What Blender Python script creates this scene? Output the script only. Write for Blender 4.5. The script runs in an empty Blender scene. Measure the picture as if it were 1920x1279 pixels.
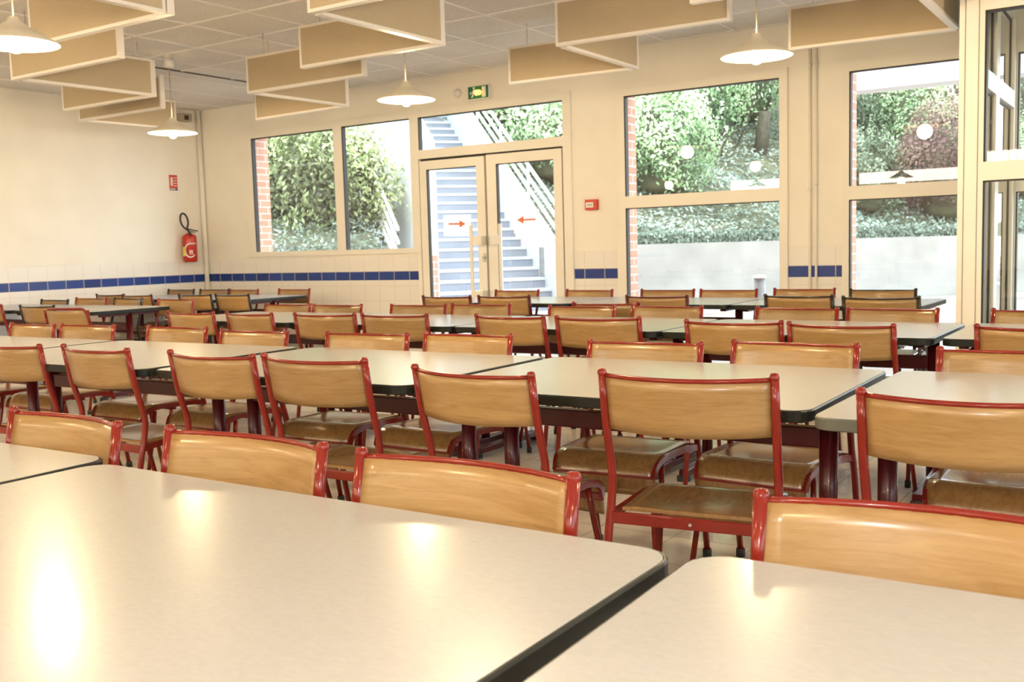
import bpy, bmesh, math, random
from mathutils import Vector, Matrix
random.seed(7)
PI = math.pi
scene = bpy.context.scene
COL = scene.collection
EYE = 1.174          # camera height
S = 1.035            # room shell scale about the camera foot


def sx(v): return v * S
def sz(v): return EYE + (v - EYE) * S


# ------------------------------------------------------------------ materials
MATS = {}


def new_mat(name):
    m = bpy.data.materials.new(name)
    m.use_nodes = True
    nt = m.node_tree
    nt.nodes.clear()
    out = nt.nodes.new('ShaderNodeOutputMaterial')
    b = nt.nodes.new('ShaderNodeBsdfPrincipled')
    nt.links.new(b.outputs[0], out.inputs[0])
    MATS[name] = m
    return m, nt, b, out


def ramp(nt, fac, stops, interp='LINEAR'):
    r = nt.nodes.new('ShaderNodeValToRGB')
    r.color_ramp.interpolation = interp
    els = r.color_ramp.elements
    while len(els) < len(stops):
        els.new(0.5)
    for e, (p, c) in zip(els, stops):
        e.position = p
        e.color = (*c, 1)
    nt.links.new(fac, r.inputs[0])
    return r.outputs[0]


def noise(nt, scale=5, detail=3, vec=None, rough=0.5, dist=0.0):
    n = nt.nodes.new('ShaderNodeTexNoise')
    n.inputs['Scale'].default_value = scale
    n.inputs['Detail'].default_value = detail
    n.inputs['Roughness'].default_value = rough
    n.inputs['Distortion'].default_value = dist
    if vec is not None:
        nt.links.new(vec, n.inputs['Vector'])
    return n.outputs[0]


def coords(nt, kind='Object', scale=(1, 1, 1), rnd=False):
    t = nt.nodes.new('ShaderNodeTexCoord')
    mp = nt.nodes.new('ShaderNodeMapping')
    mp.inputs['Scale'].default_value = scale
    nt.links.new(t.outputs[kind], mp.inputs[0])
    if rnd:
        oi = nt.nodes.new('ShaderNodeObjectInfo')
        mu = nt.nodes.new('ShaderNodeMath'); mu.operation = 'MULTIPLY'; mu.inputs[1].default_value = 37.0
        nt.links.new(oi.outputs['Random'], mu.inputs[0])
        cx = nt.nodes.new('ShaderNodeCombineXYZ')
        for i in range(3):
            nt.links.new(mu.outputs[0], cx.inputs[i])
        nt.links.new(cx.outputs[0], mp.inputs['Location'])
    return mp.outputs[0]


def bump(nt, b, height, strength=0.2, dist=0.01):
    n = nt.nodes.new('ShaderNodeBump')
    n.inputs['Strength'].default_value = strength
    n.inputs['Distance'].default_value = dist
    nt.links.new(height, n.inputs['Height'])
    nt.links.new(n.outputs[0], b.inputs['Normal'])


def simple(name, col, rough=0.5, metal=0.0, var=0.12, nscale=6, coat=0.0, emit=None, estr=0, bmp=0.0, spec=0.5):
    m, nt, b, out = new_mat(name)
    c2 = tuple(max(0, x * (1 - var)) for x in col)
    f = noise(nt, nscale, 4, coords(nt))
    nt.links.new(ramp(nt, f, [(0.3, c2), (0.7, col)]), b.inputs['Base Color'])
    b.inputs['Roughness'].default_value = rough
    b.inputs['Metallic'].default_value = metal
    b.inputs['Coat Weight'].default_value = coat
    b.inputs['Coat Roughness'].default_value = 0.08
    b.inputs['Specular IOR Level'].default_value = spec
    if emit:
        b.inputs['Emission Color'].default_value = (*emit, 1)
        b.inputs['Emission Strength'].default_value = estr
    if bmp:
        bump(nt, b, noise(nt, nscale * 8, 3, coords(nt)), bmp, 0.002)
    return m


def wood(name, c_dark, c_light, rough=0.3, coat=0.3, axis=(1.2, 1.2, 9)):
    m, nt, b, out = new_mat(name)
    v = coords(nt, 'Object', axis, rnd=True)
    f1 = noise(nt, 4.0, 5, v, 0.6, 1.6)
    v2 = coords(nt, 'Object', (axis[0] * 6, axis[1] * 6, axis[2] * 14), rnd=True)
    f2 = noise(nt, 9.0, 2, v2)
    mx = nt.nodes.new('ShaderNodeMath'); mx.operation = 'MULTIPLY_ADD'
    nt.links.new(f2, mx.inputs[0]); mx.inputs[1].default_value = 0.35
    nt.links.new(f1, mx.inputs[2])
    base = ramp(nt, mx.outputs[0], [(0.42, c_dark), (0.62, tuple((a + b_) / 2 for a, b_ in zip(c_dark, c_light))), (0.85, c_light)])
    oi = nt.nodes.new('ShaderNodeObjectInfo')
    mr = nt.nodes.new('ShaderNodeMapRange')
    mr.inputs['To Min'].default_value = 0.84
    mr.inputs['To Max'].default_value = 1.12
    nt.links.new(oi.outputs['Random'], mr.inputs[0])
    hsv = nt.nodes.new('ShaderNodeHueSaturation')
    nt.links.new(base, hsv.inputs['Color'])
    nt.links.new(mr.outputs[0], hsv.inputs['Value'])
    nt.links.new(hsv.outputs[0], b.inputs['Base Color'])
    b.inputs['Roughness'].default_value = rough
    b.inputs['Coat Weight'].default_value = coat
    b.inputs['Coat Roughness'].default_value = 0.18
    return m


def metal_paint(name, col, rough=0.2):
    m, nt, b, out = new_mat(name)
    f = noise(nt, 14, 3, coords(nt))
    nt.links.new(ramp(nt, f, [(0.3, tuple(x * 0.86 for x in col)), (0.7, col)]), b.inputs['Base Color'])
    b.inputs['Roughness'].default_value = rough
    b.inputs['Coat Weight'].default_value = 0.12
    b.inputs['Coat Roughness'].default_value = 0.05
    b.inputs['Specular IOR Level'].default_value = 0.3
    bump(nt, b, noise(nt, 120, 2, coords(nt)), 0.05, 0.001)
    return m


metal_paint('extinguisher red', (0.50, 0.035, 0.022))
metal_paint('red paint', (0.215, 0.0165, 0.009))
metal_paint('maroon paint', (0.075, 0.003, 0.006), 0.3)
metal_paint('black paint', (0.022, 0.016, 0.013))
metal_paint('cap dark', (0.05, 0.02, 0.018), 0.4)
wood('beech back', (0.265, 0.143, 0.044), (0.38, 0.233, 0.095), 0.33, 0.3, (1.3, 1.3, 13))
wood('beech seat', (0.24, 0.115, 0.036), (0.36, 0.19, 0.066), 0.22, 0.5, (8, 1.5, 8))
simple('rubber black', (0.02, 0.02, 0.02), 0.6)
simple('steel', (0.6, 0.6, 0.6), 0.3, 1.0)


def laminate():
    m, nt, b, out = new_mat('laminate')
    f = noise(nt, 90, 4, coords(nt, 'Object', (1, 2.4, 1)), 0.6)
    g = noise(nt, 2.2, 2, coords(nt))
    a = ramp(nt, f, [(0.3, (0.40, 0.385, 0.37)), (0.7, (0.435, 0.42, 0.405))])
    mx = nt.nodes.new('ShaderNodeMix'); mx.data_type = 'RGBA'; mx.blend_type = 'MULTIPLY'
    mx.inputs[0].default_value = 0.5
    nt.links.new(a, mx.inputs[6])
    nt.links.new(ramp(nt, g, [(0.3, (0.93, 0.92, 0.91)), (0.7, (1, 1, 1))]), mx.inputs[7])
    nt.links.new(mx.outputs[2], b.inputs['Base Color'])
    b.inputs['Roughness'].default_value = 0.26
    b.inputs['Specular IOR Level'].default_value = 0.16
    b.inputs['Coat Weight'].default_value = 0.2
    b.inputs['Coat Roughness'].default_value = 0.13
    b.inputs['Coat IOR'].default_value = 1.45
    bump(nt, b, f, 0.02, 0.0006)
    return m


laminate()
simple('edge dark', (0.014, 0.015, 0.012), 0.35, var=0.3, spec=0.3)
simple('edge grey', (0.13, 0.13, 0.105), 0.4, var=0.2)


def math_node(nt, op, a, b=None, c=None):
    n = nt.nodes.new('ShaderNodeMath'); n.operation = op
    for i, v in enumerate((a, b, c)):
        if v is None: continue
        if isinstance(v, (int, float)): n.inputs[i].default_value = v
        else: nt.links.new(v, n.inputs[i])
    return n.outputs[0]


def wall_mat(name, axis, phase):
    """paint above z=1.14, tiles below with a blue band; axis 0 = along x, 1 = along y"""
    m, nt, b, out = new_mat(name)
    geo = nt.nodes.new('ShaderNodeNewGeometry')
    sep = nt.nodes.new('ShaderNodeSeparateXYZ')
    nt.links.new(geo.outputs['Position'], sep.inputs[0])
    u, z = sep.outputs[axis], sep.outputs[2]
    tw = 0.2 * S
    fu = math_node(nt, 'FRACT', math_node(nt, 'DIVIDE', math_node(nt, 'SUBTRACT', u, phase), tw))
    g1 = math_node(nt, 'LESS_THAN', math_node(nt, 'ABSOLUTE', math_node(nt, 'SUBTRACT', fu, 0.5)), 0.482)  # 1 inside the tile
    z0 = Z_BAND0
    fz = math_node(nt, 'FRACT', math_node(nt, 'DIVIDE', math_node(nt, 'SUBTRACT', z, z0 + 0.093), 0.155))
    g2 = math_node(nt, 'LESS_THAN', math_node(nt, 'ABSOLUTE', math_node(nt, 'SUBTRACT', fz, 0.5)), 0.482)
    tile = math_node(nt, 'MULTIPLY', g1, g2)
    band = math_node(nt, 'MULTIPLY', math_node(nt, 'GREATER_THAN', z, z0), math_node(nt, 'LESS_THAN', z, z0 + 0.090))
    tiled = math_node(nt, 'LESS_THAN', z, z0 + 0.093 + 0.155)
    def mixc(fac, a, c):
        mx = nt.nodes.new('ShaderNodeMix'); mx.data_type = 'RGBA'
        nt.links.new(fac, mx.inputs[0])
        for i, v in ((6, a), (7, c)):
            if isinstance(v, tuple): mx.inputs[i].default_value = (*v, 1)
            else: nt.links.new(v, mx.inputs[i])
        return mx.outputs[2]
    n = noise(nt, 3, 3, geo.outputs['Position'])
    paint = ramp(nt, n, [(0.3, (0.82, 0.77, 0.68)), (0.7, (0.86, 0.81, 0.72))])
    white = ramp(nt, n, [(0.3, (0.80, 0.76, 0.71)), (0.7, (0.84, 0.80, 0.75))])
    nb = nt.nodes.new('ShaderNodeTexWhiteNoise'); nb.noise_dimensions = '1D'
    nt.links.new(math_node(nt, 'FLOOR', math_node(nt, 'DIVIDE', math_node(nt, 'SUBTRACT', u, phase), tw)), nb.inputs['W'])
    blue = ramp(nt, nb.outputs[0], [(0.0, (0.012, 0.035, 0.20)), (1.0, (0.02, 0.055, 0.28))])
    t1 = mixc(tile, (0.72, 0.65, 0.58), white)
    t2 = mixc(g1, (0.45, 0.42, 0.42), blue)
    low = mixc(band, t1, t2)
    col = mixc(tiled, paint, low)
    nt.links.new(col, b.inputs['Base Color'])
    r = math_node(nt, 'MULTIPLY_ADD', tiled, -0.38, 0.60)
    nt.links.new(r, b.inputs['Roughness'])
    return m


Z_BAND0 = sz(0.883)
wall_mat('wall back tile', 0, sx(-8.768))
wall_mat('wall left tile', 1, sx(5.40))
simple('wall plain', (0.84, 0.79, 0.70), 0.6, var=0.05)


def floor_mat():
    m, nt, b, out = new_mat('floor tiles')
    br = nt.nodes.new('ShaderNodeTexBrick')
    br.offset = 0.0
    br.inputs['Scale'].default_value = 1.0
    br.inputs['Brick Width'].default_value = 0.33
    br.inputs['Row Height'].default_value = 0.33
    br.inputs['Mortar Size'].default_value = 0.004
    br.inputs['Color1'].default_value = (0.66, 0.60, 0.53, 1)
    br.inputs['Color2'].default_value = (0.62, 0.56, 0.49, 1)
    br.inputs['Mortar'].default_value = (0.45, 0.40, 0.34, 1)
    geo = nt.nodes.new('ShaderNodeNewGeometry')
    nt.links.new(geo.outputs['Position'], br.inputs['Vector'])
    mx = nt.nodes.new('ShaderNodeMix'); mx.data_type = 'RGBA'; mx.blend_type = 'MULTIPLY'; mx.inputs[0].default_value = 1
    nt.links.new(br.outputs[0], mx.inputs[6])
    nt.links.new(ramp(nt, noise(nt, 7, 5, geo.outputs['Position']), [(0.3, (0.86, 0.85, 0.84)), (0.7, (1, 1, 1))]), mx.inputs[7])
    nt.links.new(mx.outputs[2], b.inputs['Base Color'])
    b.inputs['Roughness'].default_value = 0.15
    return m


floor_mat()


def ceiling_mat():
    m, nt, b, out = new_mat('ceiling tiles')
    geo = nt.nodes.new('ShaderNodeNewGeometry')
    f = noise(nt, 60, 4, geo.outputs['Position'], 0.7)
    g = noise(nt, 2.0, 3, geo.outputs['Position'])
    mx = nt.nodes.new('ShaderNodeMix'); mx.data_type = 'RGBA'; mx.blend_type = 'MULTIPLY'; mx.inputs[0].default_value = 1
    nt.links.new(ramp(nt, f, [(0.35, (0.62, 0.60, 0.575)), (0.65, (0.76, 0.735, 0.71))]), mx.inputs[6])
    nt.links.new(ramp(nt, g, [(0.3, (0.9, 0.9, 0.9)), (0.7, (1, 1, 1))]), mx.inputs[7])
    nt.links.new(mx.outputs[2], b.inputs['Base Color'])
    b.inputs['Roughness'].default_value = 0.9
    return m


ceiling_mat()
simple('grid white', (0.80, 0.76, 0.73), 0.5, var=0.04)
simple('alu cream', (0.85, 0.80, 0.71), 0.35, var=0.05, nscale=2)
simple('gasket', (0.03, 0.022, 0.018), 0.6)
simple('white metal', (0.76, 0.71, 0.66), 0.4, var=0.05)
simple('white plastic', (0.8, 0.77, 0.74), 0.35, var=0.04)


def fabric(name, col):
    m, nt, b, out = new_mat(name)
    w = noise(nt, 160, 2, coords(nt))
    f = noise(nt, 3, 4, coords(nt))
    mx = nt.nodes.new('ShaderNodeMix'); mx.data_type = 'RGBA'; mx.blend_type = 'MULTIPLY'; mx.inputs[0].default_value = 1
    nt.links.new(ramp(nt, w, [(0.3, tuple(x * 0.85 for x in col)), (0.7, col)]), mx.inputs[6])
    nt.links.new(ramp(nt, f, [(0.3, (0.93, 0.93, 0.93)), (0.7, (1, 1, 1))]), mx.inputs[7])
    nt.links.new(mx.outputs[2], b.inputs['Base Color'])
    b.inputs['Roughness'].default_value = 0.95
    return m


fabric('baffle fabric', (0.50, 0.405, 0.275))


def glass_mat():
    m, nt, b, out = new_mat('window glass')
    nt.nodes.remove(b)
    tr = nt.nodes.new('ShaderNodeBsdfTransparent')
    tr.inputs[0].default_value = (0.93, 0.965, 0.95, 1)
    gl = nt.nodes.new('ShaderNodeBsdfGlossy')
    gl.inputs['Roughness'].default_value = 0.0
    fr = nt.nodes.new('ShaderNodeFresnel'); fr.inputs[0].default_value = 1.5
    f2 = math_node(nt, 'MULTIPLY', fr.outputs[0], 1.7)
    cl = math_node(nt, 'MINIMUM', f2, 1.0)
    mx = nt.nodes.new('ShaderNodeMixShader')
    nt.links.new(cl, mx.inputs[0])
    nt.links.new(tr.outputs[0], mx.inputs[1]); nt.links.new(gl.outputs[0], mx.inputs[2])
    nt.links.new(mx.outputs[0], out.inputs[0])
    return m


glass_mat()


def brick_mat():
    m, nt, b, out = new_mat('brick')
    br = nt.nodes.new('ShaderNodeTexBrick')
    br.inputs['Scale'].default_value = 1.0
    br.inputs['Brick Width'].default_value = 0.23
    br.inputs['Row Height'].default_value = 0.075
    br.inputs['Mortar Size'].default_value = 0.007
    br.inputs['Color1'].default_value = (0.56, 0.28, 0.19, 1)
    br.inputs['Color2'].default_value = (0.64, 0.36, 0.26, 1)
    br.inputs['Mortar'].default_value = (0.66, 0.6, 0.55, 1)
    geo = nt.nodes.new('ShaderNodeNewGeometry')
    sep = nt.nodes.new('ShaderNodeSeparateXYZ'); nt.links.new(geo.outputs['Position'], sep.inputs[0])
    cb = nt.nodes.new('ShaderNodeCombineXYZ')
    nt.links.new(math_node(nt, 'ADD', sep.outputs[0], sep.outputs[1]), cb.inputs[0])
    nt.links.new(sep.outputs[2], cb.inputs[1])
    nt.links.new(cb.outputs[0], br.inputs['Vector'])
    nt.links.new(br.outputs[0], b.inputs['Base Color'])
    b.inputs['Roughness'].default_value = 0.85
    return m


brick_mat()
simple('concrete', (0.32, 0.305, 0.28), 0.9, var=0.25, nscale=1.6, bmp=0.1)
simple('concrete pale', (0.50, 0.50, 0.50), 0.9, var=0.1, nscale=1.5)
simple('stair concrete', (0.25, 0.265, 0.31), 0.9, var=0.15, nscale=2)
simple('step nosing', (0.52, 0.54, 0.56), 0.8, var=0.05)
simple('paving', (0.25, 0.205, 0.18), 0.9, var=0.2, nscale=3)
simple('soil', (0.13, 0.13, 0.075), 1.0, var=0.5, nscale=3)
simple('bark', (0.09, 0.075, 0.05), 0.95, var=0.5, nscale=12)
simple('rail white', (0.80, 0.80, 0.74), 0.5, var=0.03)
simple('bollard grey', (0.25, 0.25, 0.27), 0.6)
simple('canopy white', (0.86, 0.87, 0.88), 0.7, var=0.03)


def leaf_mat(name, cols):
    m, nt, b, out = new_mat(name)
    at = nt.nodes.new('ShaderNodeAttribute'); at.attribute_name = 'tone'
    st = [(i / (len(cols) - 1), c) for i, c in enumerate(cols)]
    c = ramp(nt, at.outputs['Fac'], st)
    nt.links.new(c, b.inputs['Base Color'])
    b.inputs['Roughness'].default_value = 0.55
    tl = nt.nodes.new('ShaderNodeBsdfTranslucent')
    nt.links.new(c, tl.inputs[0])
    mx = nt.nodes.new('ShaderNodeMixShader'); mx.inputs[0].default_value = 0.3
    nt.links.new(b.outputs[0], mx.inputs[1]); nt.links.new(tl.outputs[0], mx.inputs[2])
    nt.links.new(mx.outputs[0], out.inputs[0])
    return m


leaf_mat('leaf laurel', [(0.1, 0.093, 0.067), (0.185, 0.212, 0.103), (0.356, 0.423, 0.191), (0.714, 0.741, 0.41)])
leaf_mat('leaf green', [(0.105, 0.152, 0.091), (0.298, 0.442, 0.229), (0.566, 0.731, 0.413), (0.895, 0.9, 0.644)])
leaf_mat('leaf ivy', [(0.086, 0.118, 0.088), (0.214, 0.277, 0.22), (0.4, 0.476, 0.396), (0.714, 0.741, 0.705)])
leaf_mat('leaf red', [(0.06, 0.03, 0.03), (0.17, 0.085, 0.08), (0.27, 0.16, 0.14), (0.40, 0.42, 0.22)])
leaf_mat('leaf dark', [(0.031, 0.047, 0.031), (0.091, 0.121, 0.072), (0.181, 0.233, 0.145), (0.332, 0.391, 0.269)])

# ------------------------------------------------------------------ geometry helpers


class MB:
    def __init__(self):
        self.bm = bmesh.new()

    def box(self, x0, x1, y0, y1, z0, z1, bevel=0.0, mat=None, mi=0):
        m = Matrix.Translation(((x0 + x1) / 2, (y0 + y1) / 2, (z0 + z1) / 2)) @ Matrix.Diagonal((abs(x1 - x0), abs(y1 - y0), abs(z1 - z0), 1))
        if mat is not None:
            m = mat @ m
        r = bmesh.ops.create_cube(self.bm, size=1, matrix=m)
        vs = r['verts']
        fs = {f for v in vs for f in v.link_faces}
        for f in fs: f.material_index = mi
        if bevel:
            es = list({e for v in vs for e in v.link_edges})
            bmesh.ops.bevel(self.bm, geom=es, offset=bevel, segments=2, affect='EDGES', profile=0.6)
        return self

    def bar(self, a, b, w, h, bevel=0.0, up=(0, 0, 1)):
        a, b = Vector(a), Vector(b)
        d = b - a
        yx = d.normalized()
        u = Vector(up)
        xx = yx.cross(u).normalized()
        zz = xx.cross(yx).normalized()
        M = Matrix((xx, yx, zz)).transposed().to_4x4()
        M.translation = (a + b) / 2
        return self.box(-w / 2, w / 2, -d.length / 2, d.length / 2, -h / 2, h / 2, bevel, M)

    def tube(self, pts, r, n=10, caps=True, r2=None):
        pts = [Vector(p) for p in pts]
        rings = []
        ref = None
        for i, p in enumerate(pts):
            if i == 0: t = pts[1] - pts[0]
            elif i == len(pts) - 1: t = pts[-1] - pts[-2]
            else: t = (pts[i + 1] - p).normalized() + (p - pts[i - 1]).normalized()
            t.normalize()
            if ref is None:
                ref = Vector((0, 0, 1)) if abs(t.z) < 0.9 else Vector((1, 0, 0))
            a = (ref - t * ref.dot(t)).normalized()
            ref = a
            bb = t.cross(a)
            rr = r if r2 is None else r + (r2 - r) * i / (len(pts) - 1)
            rings.append([self.bm.verts.new(p + a * math.cos(2 * PI * k / n) * rr + bb * math.sin(2 * PI * k / n) * rr) for k in range(n)])
        for A, B in zip(rings, rings[1:]):
            for k in range(n):
                f = self.bm.faces.new((A[k], A[(k + 1) % n], B[(k + 1) % n], B[k])); f.smooth = True
        if caps:
            self.bm.faces.new(rings[0][::-1]); self.bm.faces.new(rings[-1])
        return self

    def lathe(self, prof, n=32, cx=0, cy=0, closed=False, mi=0):
        rings = []
        for (r, z) in prof:
            if r < 1e-6:
                rings.append([self.bm.verts.new((cx, cy, z))])
            else:
                rings.append([self.bm.verts.new((cx + r * math.cos(2 * PI * k / n), cy + r * math.sin(2 * PI * k / n), z)) for k in range(n)])
        for A, B in zip(rings, rings[1:]):
            for k in range(n):
                k2 = (k + 1) % n
                vs = [A[k % len(A)], A[k2 % len(A)], B[k2 % len(B)], B[k % len(B)]]
                u = []
                for v in vs:
                    if v not in u: u.append(v)
                if len(u) > 2:
                    f = self.bm.faces.new(u); f.smooth = True; f.material_index = mi
        return self

    def prism(self, poly, z0, z1, mi=0):
        lo = [self.bm.verts.new((x, y, z0)) for x, y in poly]
        hi = [self.bm.verts.new((x, y, z1)) for x, y in poly]
        n = len(poly)
        for f in (self.bm.faces.new(lo[::-1]), self.bm.faces.new(hi)): f.material_index = mi
        for k in range(n):
            f = self.bm.faces.new((lo[k], lo[(k + 1) % n], hi[(k + 1) % n], hi[k])); f.material_index = mi
        return self

    def quad(self, a, b, c, d):
        self.bm.faces.new([self.bm.verts.new(p) for p in (a, b, c, d)])
        return self

    def grid(self, fn, nu, nv, thick=None):
        """surface fn(u,v) -> (x,y,z); thick gives a second skin offset along the normal"""
        V = [[Vector(fn(i / nu, j / nv)) for j in range(nv + 1)] for i in range(nu + 1)]
        skins = []
        for s in ((0.5, -0.5) if thick else (0,)):
            sk = []
            for i in range(nu + 1):
                row = []
                for j in range(nv + 1):
                    du = V[min(i + 1, nu)][j] - V[max(i - 1, 0)][j]
                    dv = V[i][min(j + 1, nv)] - V[i][max(j - 1, 0)]
                    nn = du.cross(dv).normalized()
                    row.append(self.bm.verts.new(V[i][j] + nn * (s * (thick or 0))))
                sk.append(row)
            skins.append(sk)
        for k, sk in enumerate(skins):
            for i in range(nu):
                for j in range(nv):
                    q = [sk[i][j], sk[i + 1][j], sk[i + 1][j + 1], sk[i][j + 1]]
                    f = self.bm.faces.new(q if k == 0 else q[::-1]); f.smooth = True
        if thick:
            A, B = skins
            edge = [(i, 0) for i in range(nu)] + [(nu, j) for j in range(nv)] + [(i, nv) for i in range(nu, 0, -1)] + [(0, j) for j in range(nv, 0, -1)]
            for k in range(len(edge)):
                (i, j), (i2, j2) = edge[k], edge[(k + 1) % len(edge)]
                self.bm.faces.new((A[i2][j2], A[i][j], B[i][j], B[i2][j2]))
        return self

    def mesh(self, name, mats, flat=False, recalc=True):
        if recalc:
            bmesh.ops.recalc_face_normals(self.bm, faces=self.bm.faces[:])
        me = bpy.data.meshes.new(name)
        self.bm.to_mesh(me)
        self.bm.free()
        for m in ([mats] if isinstance(mats, str) else mats):
            me.materials.append(MATS[m])
        return me


def obj(name, mb, mats, parent=None, loc=(0, 0, 0), **props):
    me = mb.mesh(name, mats) if isinstance(mb, MB) else mb
    o = bpy.data.objects.new(name, me)
    COL.objects.link(o)
    o.location = loc
    if parent is not None:
        o.parent = parent
    for k, v in props.items():
        o[k] = v
    return o


def empty(name, loc=(0, 0, 0), rz=0.0, label=None, cat=None, group=None, kind=None):
    o = bpy.data.objects.new(name, None)
    COL.objects.link(o)
    o.empty_display_size = 0.1
    o.location = loc
    o.rotation_euler = (0, 0, rz)
    tag(o, label, cat, group, kind)
    return o


def tag(o, label=None, cat=None, group=None, kind=None):
    if label: o['label'] = label
    if cat: o['category'] = cat
    if group: o['group'] = group
    if kind: o['kind'] = kind
    return o


KIDS = {}


def kids(o):
    return [c for c in o.children]


def copy_tree(o, parent=None):
    c = o.copy()
    COL.objects.link(c)
    if parent is not None:
        c.parent = parent
    for ch in kids(o):
        copy_tree(ch, c)
    return c


def fillet(pts, r=0.03, n=4):
    pts = [Vector(p) for p in pts]
    out = [pts[0]]
    for a, p, b in zip(pts, pts[1:], pts[2:]):
        d1, d2 = (a - p), (b - p)
        k = min(r, d1.length * 0.45, d2.length * 0.45)
        s, e = p + d1.normalized() * k, p + d2.normalized() * k
        for i in range(n + 1):
            t = i / n
            out.append(s * (1 - t) ** 2 + p * 2 * t * (1 - t) + e * t * t)
    out.append(pts[-1])
    return out


# ------------------------------------------------------------------ camera
f_px, yaw, pitch, roll = 1876.8, .5854, .0928, -.0281
F = Vector((-math.sin(yaw) * math.cos(pitch), math.cos(yaw) * math.cos(pitch), -math.sin(pitch)))
R0 = Vector((math.cos(yaw), math.sin(yaw), 0))
U0 = R0.cross(F)
R = R0 * math.cos(roll) + U0 * math.sin(roll)
U = -R0 * math.sin(roll) + U0 * math.cos(roll)
cam = bpy.data.cameras.new('camera')
co = bpy.data.objects.new('camera', cam)
COL.objects.link(co)
M = Matrix((R, U, -F)).transposed().to_4x4()
M.translation = (0, 0, EYE)
co.matrix_world = M
cam.sensor_fit = 'HORIZONTAL'
cam.sensor_width = 22.3
cam.lens = f_px / 1920 * 22.3
cam.clip_start = 0.02
cam.clip_end = 300
cam.dof.use_dof = True
cam.dof.focus_distance = 2.7
cam.dof.aperture_fstop = 5.6
scene.camera = co

# ------------------------------------------------------------------ room shell
D = sx(7.79)
XL = sx(-9.39)
H = sz(2.832)
XR, YF = 3.4, -5.2
WT = 0.06


def wall_with_holes(name, mat, length0, length1, z0, z1, holes, along, pos, thick, **props):
    """wall plane along 'x' at y=pos (or along 'y' at x=pos) with rectangular holes, one mesh"""
    us = sorted({length0, length1} | {h[0] for h in holes} | {h[1] for h in holes})
    vs = sorted({z0, z1} | {h[2] for h in holes} | {h[3] for h in holes})
    mb = MB()
    for a, b in zip(us, us[1:]):
        for c, d in zip(vs, vs[1:]):
            um, vm = (a + b) / 2, (c + d) / 2
            if any(h[0] < um < h[1] and h[2] < vm < h[3] for h in holes): continue
            if along == 'x': mb.box(a, b, pos, pos + thick, c, d)
            else: mb.box(pos, pos + thick, a, b, c, d)
    bmesh.ops.remove_doubles(mb.bm, verts=mb.bm.verts[:], dist=1e-5)
    # drop interior faces shared by neighbouring cells
    seen = {}
    for f in mb.bm.faces:
        c = f.calc_center_median()
        seen.setdefault((round(c.x, 4), round(c.y, 4), round(c.z, 4)), []).append(f)
    dele = [f for v in seen.values() if len(v) > 1 for f in v]
    bmesh.ops.delete(mb.bm, geom=dele, context='FACES')
    return obj(name, mb, mat, kind='structure')


O1 = (sx(-8.64), sx(-6.235), sz(1.15), sz(2.53))
OD = (sx(-6.235), sx(-4.47), 0.0, sz(2.53))
O3 = (sx(-4.03), sx(-2.535), 0.0, sz(2.505))
O4 = (sx(-2.115), sx(-1.035), 0.0, sz(2.49))
O7 = (sx(-1.0), 3.2, 0.0, sz(2.49))
wall_with_holes('wall_back', 'wall back tile', XL - 0.12, XR + 0.12, 0, H, [O1, OD, O3, O4, O7], 'x', D, WT)
bh = [(a + 0.05, b - 0.02, (c - 0.05 if c > 0.1 else c), d + 0.02) for a, b, c, d in (O1,)]
BY = D + WT
wall_with_holes('wall_outer_brick', 'brick', XL - 0.4, XR + 0.4, -0.1, H + 0.3,
                [(sx(-8.555), sx(-6.20), sz(1.12), sz(2.56)), (sx(-6.20), sx(-4.5), -0.1, sz(2.56)),
                 (sx(-3.97), sx(-2.5), -0.1, sz(2.56)), (sx(-2.08), 3.25, -0.1, sz(2.56))], 'x', BY, 0.20)
wall_with_holes('wall_left', 'wall left tile', YF - 0.12, D + WT, 0, H, [], 'y', XL - 0.12, 0.12)
wall_with_holes('wall_right', 'wall plain', YF - 0.12, D + WT, 0, H, [(-3.6, 4.6, 0.9, 2.5)], 'y', XR, 0.12)
wall_with_holes('wall_front', 'wall plain', XL - 0.12, XR + 0.12, 0, H, [], 'x', YF - 0.12, 0.12)
obj('floor', MB().box(XL - 0.12, XR + 0.12, YF - 0.12, D + 0.06, -0.1, 0), 'floor tiles', kind='structure')

# ceiling: tiles as one slab, white T-bars as a second structure piece
cm = MB()
cm.box(XL - 0.12, XR + 0.12, YF - 0.12, D + 0.3, H, H + 0.1)
ceil_o = obj('ceiling', cm, 'ceiling tiles', kind='structure')
tb = MB()
gx, gy, tx, ty = sx(-5.3365), sx(4.882), 0.6 * S, 0.5715 * S
XG0 = sx(-7.452)
i = -4
k = -12
while gx + k * tx < XR:
    x = gx + k * tx
    if x > XL: tb.box(x - 0.012, x + 0.012, YF, D, H - 0.006, H + 0.001)
    k += 1
k = -20
while gy + k * ty < D:
    y = gy + k * ty
    if y > YF: tb.box(XG0, XR, y - 0.012, y + 0.012, H - 0.0062, H + 0.001)
    k += 1
tb_o = obj('ceiling_grid', tb, 'grid white', parent=ceil_o)
obj('ceiling_slot', MB().box(XG0 - 0.05, XG0 - 0.005, YF, D, H - 0.004, H + 0.001), 'gasket', parent=ceil_o)


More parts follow.
